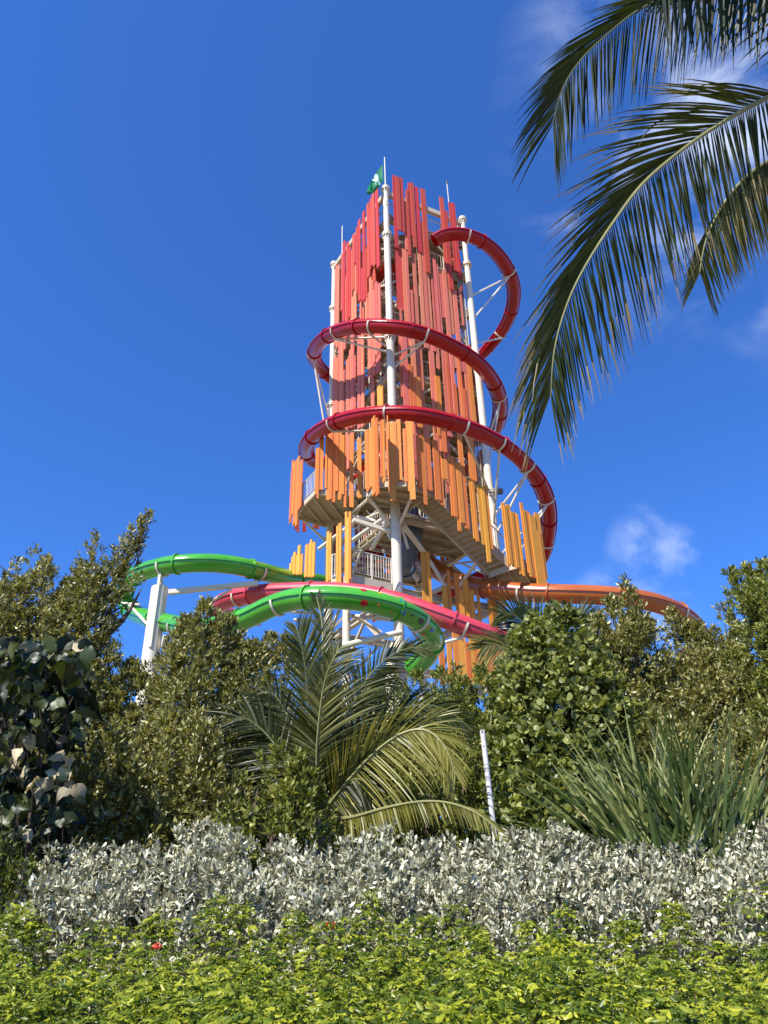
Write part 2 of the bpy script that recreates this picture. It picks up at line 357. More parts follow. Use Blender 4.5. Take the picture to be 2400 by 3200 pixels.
# ------------------------------------------------------------------ boards
_unit = {}
def unit(matk):
    if matk not in _unit:
        m = MB(); m.add([(-.5, -.5, -.5), (.5, -.5, -.5), (.5, .5, -.5), (-.5, .5, -.5), (-.5, -.5, .5), (.5, -.5, .5), (.5, .5, .5), (-.5, .5, .5)],
                        [(0, 3, 2, 1), (4, 5, 6, 7), (0, 1, 5, 4), (1, 2, 6, 5), (2, 3, 7, 6), (3, 0, 4, 7)])
        me = bpy.data.meshes.new('board'); me.from_pydata(m.v, [], m.f); me.materials.append(M[matk]); _unit[matk] = me
    return _unit[matk]
NB = 0
def board(p0, p1, z0, z1, n, matk, th=.06):
    """board standing between plan points p0 and p1"""
    global NB; NB += 1
    o = bpy.data.objects.new('board', unit(matk)); o.parent = tower; COL.objects.link(o)
    c = (p0 + p1) / 2; d = p1 - p0
    o.location = (c.x - TC.x, c.y - TC.y, (z0 + z1) / 2); o.rotation_euler = (0, 0, math.atan2(d.y, d.x)); o.scale = (max(d.length + .016, .03), th, z1 - z0)
    return o
def boards(face, Z, lst, matk, off=.12, jit=.022):
    for i, t in enumerate(lst):
        mk = t[4] if len(t) > 4 else matk
        of = off + (jit if i % 2 else -jit) * (0.6 + .4 * rnd.random())
        x0, y0 = q(Z, t[0], t[2]); x1, _ = q(Z, t[1], t[2]); _, yb = q(Z, 0, t[3])
        a, b = face.hit(x0, y0, of), face.hit(x1, y0, of); c = (a + b) / 2
        z1 = c.z; z0 = zrow(c.x, c.y, yb)
        a.z = b.z = 0; board(a, b, z0, z1, face.n, mk)
fLF = Face(CL, CF); fFR = Face(CF, CR)
# left face, upper tiers
boards(fLF, Z1, [(707, 742, 210, 1360), (655, 692, 300, 1340), (628, 655, 370, 1330), (582, 612, 445, 1500), (612, 630, 500, 1400), (520, 553, 560, 1840), (458, 488, 680, 1840), (430, 458, 780, 1750),
  (378, 402, 885, 1690), (405, 424, 890, 1300), (320, 350, 1075, 2090), (290, 320, 1010, 2140), (218, 244, 1170, 1980), (243, 272, 990, 2140), (553, 580, 1100, 1800), (500, 522, 1380, 1840)], 'c')
boards(fLF, Z1, [(136, 162, 1310, 2480), (163, 190, 1330, 2500), (350, 372, 1120, 2140), (266, 288, 1490, 2180), (398, 430, 1120, 2120), (365, 396, 1790, 2150), (483, 500, 1290, 2130), (560, 588, 1760, 2330), (590, 616, 1735, 2330),
  (620, 645, 1510, 2330), (645, 672, 1550, 2330), (672, 698, 1690, 2300), (698, 735, 1585, 2300), (745, 772, 1600, 2200)], 'k', off=.06)
boards(fLF, Z3, [(148, 200, 740, 2180), (202, 243, 765, 2150), (254, 300, 240, 2200), (302, 345, 240, 2150), (347, 373, 1020, 2180), (408, 470, 785, 2200), (470, 512, 600, 2180), (512, 560, 300, 2170), (562, 596, 735, 2160),
  (635, 692, 280, 2200), (700, 757, 300, 2160), (845, 915, 250, 1100), (918, 985, 250, 1125), (1008, 1086, 250, 1060), (985, 1008, 250, 700), (1087, 1110, 260, 560), (360, 392, 300, 600), (202, 243, 250, 570)], 'k')
boards(fLF, Z3, [(1040, 1090, 1345, 2100), (1092, 1140, 1360, 2150)], 'y', off=.1)
# right face, upper tiers
boards(fFR, Z2, [(122, 165, 42, 1080), (166, 215, 60, 830), (218, 263, 75, 855), (310, 342, 245, 1195), (342, 376, 150, 905), (378, 420, 150, 1075), (437, 486, 205, 1140), (526, 586, 235, 1440),
  (797, 850, 355, 1375), (850, 905, 545, 1680), (930, 970, 432, 1420), (971, 1013, 440, 1500), (1060, 1100, 1240, 1520)], 'c', off=.14)
boards(fFR, Z2, [(278, 312, 405, 1115), (515, 558, 712, 2330), (258, 300, 1100, 2500), (300, 335, 1130, 2490), (405, 446, 1160, 2480), (485, 525, 1125, 2330), (612, 645, 1455, 2340), (697, 738, 1248, 2370), (740, 770, 1320, 2380), (678, 697, 1490, 2370),
  (800, 838, 1455, 2090), (840, 888, 1400, 2410), (890, 934, 1365, 2330), (985, 1036, 1690, 2430), (1093, 1112, 1760, 2200), (385, 408, 1690, 2450), (228, 250, 1945, 2430), (940, 984, 1465, 1660, 'c'), (590, 616, 2080, 2340)], 'k', off=.04)
boards(fFR, Z4, [(145, 213, 300, 1600), (266, 322, 330, 1260), (356, 396, 280, 465), (450, 508, 300, 560), (510, 572, 380, 1640), (556, 600, 300, 605), (604, 640, 330, 840), (655, 668, 800, 850), (682, 735, 400, 1620), (735, 766, 450, 1660, 'm'), (768, 792, 450, 1660),
  (792, 834, 460, 1700), (836, 878, 500, 832), (850, 893, 1050, 1720, 'm'), (882, 905, 560, 1720), (905, 937, 600, 1720, 'm'), (942, 1044, 650, 893), (984, 1024, 1112, 1740, 'm'), (1010, 1046, 900, 1700), (1046, 1096, 780, 1760, 'o')], 'k', off=.1)
boards(fFR, Z4, [(250, 290, 785, 1560), (342, 400, 955, 1640), (610, 670, 942, 1640), (300, 340, 960, 1500, 'm')], 'o', off=.18)
boards(fFR, Z6, [(316, 376, -120, 250), (505, 548, -60, 425), (606, 668, -60, 560), (398, 442, -150, 85, 'k'), (670, 700, -60, 130, 'k'), (290, 316, -140, 80)], 'o', off=.12)
# a second layer of boards fixed to the inner rails
for f, L_, tiers in ((fLF, fLF.len, ((H(37.2), 5.5), (H(31.5), 6), (H(26.0), 4))), (fFR, fFR.len, ((H(34.5), 6), (H(28.5), 6), (H(23.0), 5)))):
    for zt, ln in tiers:
        u = .5
        while u < L_ - .6:
            wd = rnd.uniform(.28, .42)
            if rnd.random() < .34 and not (f is fLF and u > L_ - 1.6):
                a = f.A + f.d * u + f.n * -.06; z1 = zt + rnd.uniform(-1.6, .4); board(a, a + f.d * wd, z1 - ln * rnd.uniform(.7, 1.1), z1, None, 'c' if zt > H(33) else 'k')
            u += wd + rnd.uniform(.05, .3)
# back faces (seen from behind through the gaps)
for nm in ('RB', 'BL'):
    A, B = faces[nm]; f = Face(A, B); L = f.len; u = .35
    outw = ((A + B) / 2 - TC); outw.z = 0; outw.normalize()
    while u < L - .4:
        wd = rnd.uniform(.3, .5)
        for tier in range(3):
            if rnd.random() < .58:
                z1 = [39.4, 32, 25][tier] + rnd.uniform(-1.8, .6); z0 = z1 - rnd.uniform(4.5, 7.2)
                mk = 'c' if tier < 1 else ('k' if tier < 2 else 'm')
                a = A + (B - A).normalized() * u + outw * .15; b = A + (B - A).normalized() * (u + wd) + outw * .15
                board(a, b, z0, z1, None, mk)
        u += wd + (.02 if rnd.random() < .5 else rnd.uniform(.1, .5))

# ------------------------------------------------------------------ outer platforms and stairs
def deck(poly, z, name='platform', joist=None, edge=.28, mt='deck'):
    m = MB(); m.prism([(p[0], p[1]) for p in poly], z, z + .07); o = m.build(name, M[mt], tower)
    n = len(poly)
    for i in range(n):
        a, b = Vector((*poly[i][:2], z - edge / 2 + .03)), Vector((*poly[(i + 1) % n][:2], z - edge / 2 + .03))
        e = MB(); e.beam(a, b, .09, edge); e.build('edge_beam', M['beige'], o)
    c = sum((Vector((p[0], p[1], 0)) for p in poly), Vector()) / n
    # joists clipped to the polygon
    dj = Vector(joist or (1, 0, 0)).normalized(); pj = Vector((-dj.y, dj.x, 0))
    for k in range(-12, 13):
        o0 = c + pj * (k * .62 + .2); hits = []
        for i in range(n):
            a, b = Vector((*poly[i][:2], 0)), Vector((*poly[(i + 1) % n][:2], 0)); e = b - a
            den = dj.x * e.y - dj.y * e.x
            if abs(den) < 1e-6: continue
            w_ = a - o0; t = (w_.x * e.y - w_.y * e.x) / den; s_ = (w_.x * dj.y - w_.y * dj.x) / den
            if 0 <= s_ <= 1: hits.append(t)
        if len(hits) >= 2:
            a, b = o0 + dj * min(hits), o0 + dj * max(hits)
            e = MB(); e.beam((a.x, a.y, z - .08), (b.x, b.y, z - .08), .07, .14); e.build('joist', M['beige'], o)
    return o
HL, HF, HR, HD = H(19.2), H(17.2), H(14.4), H(12.9)
A_ = PZ(*q(Z5, 1010, 975), HL); B_ = PZ(*q(Z5, 400, 955), HL); B2_ = PZ(*q(Z5, 240, 1115), HL); C_ = PZ(*q(Z5, 195, 1240), HL); D_ = PZ(*q(Z5, 505, 1335), HL)
E_ = PZ(*q(Z5, 830, 1245), HL)
deck([A_, B_, B2_, C_, D_, E_], HL, joist=(.3, 1, 0))
E1 = PZ(*q(Z5, 1130, 860), HF); E2 = PZ(*q(Z5, 1470, 850), HF); E3 = PZ(*q(Z6, 240, 680), HF); E4 = PZ(*q(Z6, 60, 775), HF); E5 = PZ(*q(Z5, 1010, 1010), HF)
deck([E5, E1, E2, E3, E4, (CF.x + .4, CF.y + .6), (CF.x - .6, CF.y + .5)], HF, joist=(1, .3, 0))
up1 = Vector((0, 0, 1))
zz = HL + .08; railing([(C_.x, C_.y, zz), (B2_.x, B2_.y, zz), (B_.x, B_.y, zz), (A_.x, A_.y, zz)], step=.14)
zz = HF + .08; railing([(E5.x, E5.y, zz), (E1.x, E1.y, zz), (E2.x, E2.y, zz), (E3.x, E3.y, zz)], step=.14)
# stair down to the right landing
S0, S1 = PZ(*q(Z6, 60, 775), HF), PZ(*q(Z6, 240, 680), HF)
G0, G1 = PZ(*q(Z6, 860, 1560), HR), PZ(*q(Z6, 1080, 1475), HR)
for a, b in ((S0, G0), (S1, G1)):
    m = MB(); m.beam(a, b, .07, .34); m.build('stringer', M['beige'], tower)
ns = 17
for k in range(ns):
    t = (k + .5) / ns; a = S0.lerp(G0, t); b = S1.lerp(G1, t); t2 = 1 / ns
    run = ((G0 - S0) + (G1 - S1)) / 2; rh = Vector((run.x, run.y, 0)) / ns; rz = run.z / ns
    z = a.z + .06
    m = MB(); lo = Vector((0, 0, -.03)); aa = Vector((a.x, a.y, z)); bb = Vector((b.x, b.y, z))
    m.add([aa - rh * .55 + lo, bb - rh * .55 + lo, bb + rh * .55 + lo, aa + rh * .55 + lo, aa - rh * .55, bb - rh * .55, bb + rh * .55, aa + rh * .55],
          [(0, 1, 2, 3), (7, 6, 5, 4), (0, 4, 5, 1), (1, 5, 6, 2), (2, 6, 7, 3), (3, 7, 4, 0)])
    m.beam(aa + rh * .5 + Vector((0, 0, rz / 2)), bb + rh * .5 + Vector((0, 0, rz / 2)), .02, abs(rz))
    m.build('tread', M['deck'], tower)
railing([S1 + up1 * .15, G1 + up1 * .15], step=.15); railing([S0 + up1 * .15, G0 + up1 * .15], step=.15)
K2 = PZ(*q(Z6, 1250, 1700), HR); K3 = PZ(*q(Z6, 1480, 1560), HR); K4 = PZ(*q(Z6, 1200, 1440), HR)
K1 = PZ(*q(Z6, 1000, 1660), HR)
deck([G0, K1, K2, K3, K4, G1], HR, joist=(.4, 1, 0))
zz = HR + .08; railing([(G1.x, G1.y, zz), (K4.x, K4.y, zz), (K3.x, K3.y, zz), (K2.x, K2.y, zz)], step=.14)
# lower left deck with white railing
D0, D1, D2, D3 = PZ(*q(Z7, 865, 945), HD), PZ(*q(Z7, 1360, 1055), HD), PZ(*q(Z7, 1340, 1190), HD), PZ(*q(Z7, 690, 1130), HD)
D4 = PZ(*q(Z7, 620, 1010), HD)
deck([D0, D1, D2, D3, D4], HD, joist=(.9, .5, 0), edge=.34)
zz = HD + .08; railing([(D4.x, D4.y, zz), (D0.x, D0.y, zz), (D1.x, D1.y, zz)], step=.12, r=.017)
fLP = Face(B_, A_); fLB = Face(C_ + Vector((-.9, 1.2, 0)), B2_ + Vector((-.12, -.1, 0)))
boards(fLP, Z5, [(405, 432, 455, 1000), (430, 447, 455, 1050), (448, 498, 330, 945), (520, 541, 300, 930), (541, 575, 275, 1068), (576, 602, 262, 1055), (603, 640, 258, 1090), (641, 671, 264, 960), (672, 709, 268, 1062), (710, 738, 300, 1000), (739, 764, 312, 1152),
  (802, 846, 290, 1150), (893, 936, 342, 1040)], 'o', off=.16)
fEL = Face((E5.x, E5.y), (E1.x, E1.y))
boards(fEL, Z5, [(985, 1000, 245, 930), (1000, 1030, 250, 960), (1031, 1061, 232, 915), (1062, 1099, 92, 1000), (1100, 1130, 115, 1010), (1160, 1180, 130, 800), (1180, 1205, 130, 855)], 'o', off=.10)
boards(fLB, Z5, [(128, 142, 600, 1335), (145, 166, 620, 1240), (167, 196, 592, 1350), (197, 213, 555, 1370), (214, 248, 612, 1170), (118, 128, 720, 1300, 'k')], 'o', off=.05)
fLK = Face(D_ + Vector((-2.6, 1.6, 0)), D_ + Vector((1.6, 2.2, 0)))
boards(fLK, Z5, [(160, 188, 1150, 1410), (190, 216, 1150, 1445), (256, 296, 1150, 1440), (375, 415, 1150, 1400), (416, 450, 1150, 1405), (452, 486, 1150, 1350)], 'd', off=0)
fFP = Face(E1 + Vector((0, -.12, 0)), E2 + Vector((0, -.12, 0)))
boards(fFP, Z5, [(1225, 1240, 165, 782), (1241, 1262, 150, 970), (1262, 1315, 152, 1075), (1316, 1346, 150, 870), (1350, 1396, 120, 830), (1425, 1459, 228, 850), (1460, 1477, 138, 962), (1478, 1536, 142, 1060), (1240, 1250, 72, 300), (1530, 1560, 148, 300, 'm')], 'o', off=.05)
fST = Face(S1 + Vector((.1, -.25, 0)), G1 + Vector((.1, -.25, 0)))
boards(fST, Z6, [(72, 117, 76, 635), (118, 150, 60, 820), (175, 211, 92, 668), (246, 299, 126, 770), (300, 334, 240, 825), (340, 396, 330, 545), (412, 440, 292, 945), (440, 470, 300, 950), (471, 500, 355, 1105), (501, 544, 362, 1018), (545, 590, 402, 1080)], 'o', off=.1)
boards(fST, Z6, [(640, 664, 540, 1190), (665, 690, 560, 1215), (725, 764, 605, 1255), (766, 799, 622, 1440), (800, 834, 612, 1302)], 'a', off=.1)
fLD = Face((G1.x + .4, G1.y - .5), (K3.x + .3, K3.y - .35))
boards(fLD, Z6, [(990, 1014, 800, 1480), (1015, 1040, 830, 1460), (1041, 1076, 820, 1492), (1088, 1114, 895, 1500), (1115, 1141, 905, 1572), (1150, 1166, 920, 1590), (1190, 1215, 800, 1560), (1216, 1240, 880, 1600), (1241, 1288, 892, 1612), (1289, 1345, 935, 1680), (1346, 1394, 912, 1600), (1372, 1402, 1105, 1690)], 'a', off=.05)
fLY = Face((D4.x - 3.2, D4.y + 3.4), (D0.x - .1, D0.y - .25))
boards(fLY, Z7, [(790, 811, 155, 1000), (812, 834, 230, 1085), (835, 858, 155, 990), (683, 706, 330, 1100), (707, 740, 298, 1060), (565, 590, 400, 1100), (591, 616, 420, 1000), (300, 328, 562, 960), (329, 358, 550, 960), (359, 377, 500, 960), (378, 416, 535, 960),
  (105, 128, 790, 930), (129, 150, 710, 930), (151, 180, 655, 930), (181, 207, 690, 930), (208, 236, 570, 930), (237, 265, 680, 930)], 'y', off=.05)
boards(fFR, Z8, [(270, 325, 310, 950), (326, 365, 305, 960), (510, 564, 690, 1010), (565, 590, 515, 1010), (645, 694, 545, 1080), (695, 744, 745, 1080), (745, 795, 620, 1090), (815, 858, 740, 1120), (903, 926, 790, 1150), (1025, 1066, 840, 1240), (1067, 1112, 850, 1240), (798, 815, 860, 1100)], 'a', off=.16)
xx = 470
while xx < 1190:
    wd = rnd.uniform(34, 56)
    if not (515 < xx < 545):
        boards(fFR, Z8, [(xx, xx + wd, rnd.uniform(1180, 1330), 1800)], rnd.choice(['a', 'o', 'a', 'o', 'm', 'y']), off=.12)
    xx += wd + (1 if rnd.random() < .75 else 14)
# boards seen through the open storey
fBK = Face(CB, CR); 
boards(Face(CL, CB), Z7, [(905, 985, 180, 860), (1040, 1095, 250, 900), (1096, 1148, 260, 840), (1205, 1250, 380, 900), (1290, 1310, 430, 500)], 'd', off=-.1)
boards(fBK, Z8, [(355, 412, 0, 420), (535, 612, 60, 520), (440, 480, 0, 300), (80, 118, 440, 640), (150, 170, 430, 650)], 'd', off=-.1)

# braces of the open storey, traced with their distances
def strut(Z, x0, y0, Ya, x1, y1, Yb, r=.07, sq=False, name='brace', mt='white', par=None):
    a, b = P(*q(Z, x0, y0), Ya), P(*q(Z, x1, y1), Yb); m = MB()
    if sq: m.beam(a, b, r * 2)
    else: m.tube([a, b], r, 10)
    return m.build(name, M[mt], par or tower, not sq)
YF, YL, YR = CF.y, CL.y, CR.y
for t in ((1010, 1010, YF - 1, 1275, 1345, YF, .075), (1530, 1030, YF - 1.2, 1385, 1375, YF, .075), (830, 1545, YF + 3, 1220, 1270, YF + .3, .10), (1080, 1610, YF + 2.5, 1250, 1320, YF + .2, .12), (200, 1250, YL - 1, 512, 1545, YL, .06),
          (1430, 1360, YF + .2, 1690, 1700, YF + 2, .13), (1470, 1240, YF + .1, 1760, 1330, YF + 3, .11), (1420, 1400, YF + .1, 1490, 1640, YF + .6, .06), (1250, 1440, YF + 1.5, 1290, 1520, YF + .2, .09), (440, 1640, YL - 2, 760, 1400, YL - 3.5, .09),
          (620, 1170, YL, 760, 1220, YL - 1.5, .08), (830, 1215, YL - 2.4, 1035, 1045, YF + .6, .07), (490, 1145, YL, 585, 1085, YL - .8, .08), (1010, 1010, YF - .6, 1300, 1100, YF, .07), (300, 1065, YL - .8, 480, 1112, YL - .5, .04), (480, 930, YL - 1.6, 492, 1110, YL - .5, .04),
          (845, 1250, YL - 2.6, 1120, 1312, YF + 2, .08), (960, 1290, YF + 3, 1180, 1200, YF + 1, .05), (1100, 1290, YF + 3, 1000, 1190, YF + 3, .05)):
    strut(Z5, *t)
strut(Z5, 850, 1300, YF - .6, 1285, 1440, YF, .085, True)
strut(Z5, 822, 1370, YF - .2, 862, 1295, YF - .6, .07, True)
for t in ((200, 850, YF + 1.5, 560, 690, YF + 1.8, .11), (370, 400, YF + 2.2, 545, 690, 32.4, .09), (890, 430, YR - 1.3, 715, 690, 32.2, .09), (430, 360, YF + 6, 530, 90, YF + 5, .09), (110, 430, YF + 3, 240, 620, YF + 4, .10), (600, 440, YR, 860, 415, YR, .05), (720, 430, YR, 1000, 560, YR - .4, .05)):
    strut(Z8, *t)
for t in ((900, 1440, YF + 1, 1230, 1650, YF + 1.5, .08), (1000, 1480, YF + .5, 1240, 1440, YF + .2, .05), (860, 1440, YF + .8, 1400, 1490, YF + .4, .09), (100, 1390, YF + 2, 420, 1400, YF + 2, .07), (150, 1490, YF + 2, 430, 1500, YF + 2, .07)):
    strut(Z7, *t)
strut(Z7, 730, 1815, YF - 1, 1480, 1640, YF - .6, .12)
c = vcol(*q(Z7, 800, 1500), 30.4); m = MB(); m.tube([(c.x, c.y, 0), (c.x, c.y, HD - .3)], .17, 16); m.build('column', M['white'], tower, True)
c = vcol(*q(Z7, 1330, 1600), 28.9); m = MB(); m.tube([(c.x - .5, c.y, 0), (c.x, c.y, H(9.0)), (c.x + .1, CF.y, H(10.5))], .2, 16); m.build('raking_column', M['white'], tower, True)
# cables beside the right column
for k in range(5):
    a = CR + Vector((-.35 - .07 * k, -.18, 0)); pts = [(a.x + .02 * math.sin(i * 1.3 + k), a.y, H(7 + i * 2.2)) for i in range(13)]
    m = MB(); m.tube(pts, .022, 5); m.build('cable', M['cable'] if k % 2 else M['beige'], tower, True)
pts = [P(*q(Z1, x, y), CF.y - .22) for x, y in ((880, 300), (905, 330), (900, 380), (850, 440), (822, 500), (815, 560))]
m = MB(); m.tube(pts, .013, 5); m.build('cable', M['black'], tower, True)
for (Z, x, y, Y) in ((Z6, 975, 672, YR - .5), (Z6, 425, 1180, YF + 4), (Z8, 415, 20, YF + 3)):
    p = P(*q(Z, x, y), Y); m = MB(); m.beam(p + Vector((0, .14, 0)), p - Vector((0, .14, .06)), .26, .22); m.tube([p + Vector((0, 0, .1)), p + Vector((0, 0, .3))], .02, 6); m.build('floodlight', M['black'], tower)

# ------------------------------------------------------------------ tube slides
def crom(pts, step=.22):
    pts = [Vector(p) for p in pts]; ext = [pts[0] * 2 - pts[1]] + pts + [pts[-1] * 2 - pts[-2]]; out = []
    for i in range(len(pts) - 1):
        p0, p1, p2, p3 = ext[i:i + 4]; n = max(3, int((p2 - p1).length / step))
        # centripetal-ish
        t0 = 0; t1 = t0 + max((p1 - p0).length, 1e-4) ** .5; t2 = t1 + max((p2 - p1).length, 1e-4) ** .5; t3 = t2 + max((p3 - p2).length, 1e-4) ** .5
        for k in range(n):
            t = t1 + (t2 - t1) * k / n
            A1 = p0 * ((t1 - t) / (t1 - t0)) + p1 * ((t - t0) / (t1 - t0)); A2 = p1 * ((t2 - t) / (t2 - t1)) + p2 * ((t - t1) / (t2 - t1)); A3 = p2 * ((t3 - t) / (t3 - t2)) + p3 * ((t - t2) / (t3 - t2))
            B1 = A1 * ((t2 - t) / (t2 - t0)) + A2 * ((t - t0) / (t2 - t0)); B2 = A2 * ((t3 - t) / (t3 - t1)) + A3 * ((t - t1) / (t3 - t1))
            out.append(B1 * ((t2 - t) / (t2 - t1)) + B2 * ((t - t1) / (t2 - t1)))
    out.append(pts[-1]); return out
def smooth(pts, n=3):
    for _ in range(n): pts = [pts[0]] + [(pts[i - 1] + pts[i] * 2 + pts[i + 1]) / 4 for i in range(1, len(pts) - 1)] + [pts[-1]]
    return pts
def tube_slide(name, pts, rad, mt, label, joint=2.9, seam=True, saddles=(), caps=True, flip=0):
    cv = smooth(crom(pts), 6)
    base = Vector((cv[0].x, cv[0].y, cv[0].z)); rt = root(name, base, label, 'water slide')
    n = 28; fr = []
    for i, p in enumerate(cv):
        t = (cv[min(i + 1, len(cv) - 1)] - cv[max(i - 1, 0)]).normalized(); s = t.cross(Vector((0, 0, 1)))
        s = s.normalized() if s.length > .05 else fr[-1][1]; fr.append((t, s, s.cross(t).normalized()))
    acc = 0; cuts = [0]
    for i in range(1, len(cv)):
        acc += (cv[i] - cv[i - 1]).length
        if acc > joint: cuts.append(i); acc = 0
    if len(cv) - 1 - cuts[-1] < 4: cuts[-1] = len(cv) - 1
    else: cuts.append(len(cv) - 1)
    for a, b in zip(cuts[:-1], cuts[1:]):
        m = MB(); vs = []; fs = []
        for i in range(a, b + 1):
            t, s, u = fr[i]
            for k in range(n):
                g = 2 * math.pi * k / n; vs.append(cv[i] + (s * math.cos(g) + u * math.sin(g)) * rad)
        for i in range(b - a):
            for k in range(n): fs.append((i * n + k, (i + 1) * n + k, (i + 1) * n + (k + 1) % n, i * n + (k + 1) % n))
        m.add(vs, fs); sec = m.build('tube_section', M[mt], rt, True)
        if seam:
            for sg in (-1, 1):
                m = MB(); vs = []; fs = []
                for i in range(a, b + 1):
                    t, s, u = fr[i]; c = cv[i] + s * sg * rad
                    vs += [c - s * sg * .02 - u * .022, c + s * sg * .055 - u * .022, c + s * sg * .055 + u * .022, c - s * sg * .02 + u * .022]
                for i in range(b - a):
                    for k in range(4): fs.append((i * 4 + k, i * 4 + (k + 1) % 4, i * 4 + 4 + (k + 1) % 4, i * 4 + 4 + k))
                fs += [(3, 2, 1, 0), tuple((b - a) * 4 + k for k in range(4))]
                m.add(vs, fs); m.build('seam_flange', M[mt], sec)
        # joint flange ring
        t, s, u = fr[b]; m = MB(); vs = []; fs = []
        for j, (dt, rr) in enumerate(((-.022, rad - .01), (-.03, rad + .06), (.03, rad + .06), (.022, rad - .01))):
            for k in range(n):
                g = 2 * math.pi * k / n; vs.append(cv[b] + t * dt + (s * math.cos(g) + u * math.sin(g)) * rr)
        for j in range(3):
            for k in range(n): fs.append((j * n + k, (j + 1) * n + k, (j + 1) * n + (k + 1) % n, j * n + (k + 1) % n))
        m.add(vs, fs); m.build('joint_flange', M[mt], rt, True)
    def near(px, py):
        best = None
        for i, p in enumerate(cv):
            d = p - EYE; z = d.dot(_f); x = 1200 + d.dot(_r) / z * FPX; y = 1600 - d.dot(_u) / z * FPX
            dd = (x - px) ** 2 + (y - py) ** 2
            if best is None or dd < best[0] - 1e-6: best = (dd, i)
        return best[1]
    for (px, py, anchors) in saddles:
        i = near(px, py); t, s, u = fr[i]; m = MB(); vs = []; fs = []; kk = 16
        for j, (dt, rr) in enumerate(((-.04, rad + .005), (-.04, rad + .06), (.04, rad + .06), (.04, rad + .005))):
            for k in range(kk + 1):
                g = math.pi + math.pi * k / kk; vs.append(cv[i] + t * dt + (s * math.cos(g) + u * math.sin(g)) * rr)
        for j in range(4):
            for k in range(kk): fs.append((j * (kk + 1) + k, ((j + 1) % 4) * (kk + 1) + k, ((j + 1) % 4) * (kk + 1) + k + 1, j * (kk + 1) + k + 1))
        m.add(vs, fs); sd = m.build('saddle', M['white'], rt)
        for an in anchors:
            q0 = cv[i] - u * (rad + .08); an = Vector(an)
            if (an - q0).length < 9:
                m = MB(); m.tube([q0, an], .055, 8); m.build('support_arm', M['white'], rt, True)
    return rt, cv, fr, near
cc = Vector((1.15, 34.0, 0))
def QY(z, x, y, Y): return P(*q(z, x, y), Y)
def ringY(px, py, R_, near_=True):
    """point on pixel ray that lies on a vertical cylinder of radius R_ about the tower axis"""
    d = _f * FPX + _r * (px - 1200) + _u * (1600 - py); dx, dy = d.x, d.y; ox, oy = -TC.x, -TC.y
    A = dx * dx + dy * dy; B = 2 * (ox * dx + oy * dy); C = ox * ox + oy * oy - R_ * R_; D = B * B - 4 * A * C
    if D < 0: t = -B / (2 * A)
    else: t = (-B + (-1 if near_ else 1) * math.sqrt(D)) / (2 * A)
    return EYE + d * t
def cyl(ang, R_, z): return Vector((TC.x + math.cos(R(ang)) * R_, TC.y + math.sin(R(ang)) * R_, z))
def ck(x, y): return q(Z0, x, y)
RB = 5.35
pA = [P(*ck(938, 520), 30.4), P(*ck(955, 508), 30.3), P(*ck(985, 504), 30.2), P(*ck(1020, 511), 30.4), P(*ck(1060, 535), 31.3), P(*ck(1093, 575), 32.6), P(*ck(1110, 622), 34.3), P(*ck(1105, 672), 36.2), P(*ck(1085, 715), 37.8), P(*ck(1056, 750), 38.9), P(*ck(1030, 775), 39.4)]
zA = pA[-1].z; pLz = P(*ck(700, 812), 36.8).z
pA += [cyl(80, 5.2, (zA * 2 + pLz) / 3), cyl(110, 5.3, (zA + pLz * 2) / 3), cyl(140, 5.4, pLz + .1)]
pB = [P(*ck(697, 800), 36.6), P(*ck(680, 778), 35.2), P(*ck(682, 752), 33.3), P(*ck(712, 723), 31.2), P(*ck(765, 706), 29.5), P(*ck(830, 705), 28.6), P(*ck(900, 716), 28.5), P(*ck(965, 742), 29.2), P(*ck(1025, 778), 30.3), P(*ck(1062, 820), 31.9), P(*ck(1080, 865), 33.8), P(*ck(1078, 905), 35.6), P(*ck(1064, 935), 37.2)]
zB = pB[-1].z; pLz2 = P(*ck(690, 1000), 37).z
pB += [cyl(70, 5.0, (zB * 2 + pLz2) / 3), cyl(105, 5.2, (zB + pLz2 * 2) / 3), cyl(140, 5.4, pLz2 + .2)]
pC = [P(*ck(680, 1000), 36.6), P(*ck(664, 985), 35.6), P(*ck(666, 955), 33.2), P(*ck(700, 924), 31), P(*ck(760, 902), 29.3), P(*ck(835, 893), 28.3), P(*ck(905, 896), 28.0), P(*ck(975, 912), 28.3), P(*ck(1040, 936), 29.0), P(*ck(1100, 971), 30.1), P(*ck(1150, 1020), 31.5), P(*ck(1178, 1070), 33.0), P(*ck(1186, 1120), 34.6), P(*ck(1180, 1172), 36.4), P(*ck(1165, 1215), 37.6)]
zC = pC[-1].z
pC += [cyl(40, 6.0, zC - .5), cyl(75, 5.6, zC - 1.3), cyl(110, 5.6, zC - 2.2)]
cF = lambda h: (CF.x, CF.y - .1, H(h)); cL = lambda h: (CL.x, CL.y, H(h)); cR = lambda h: (CR.x, CR.y, H(h))
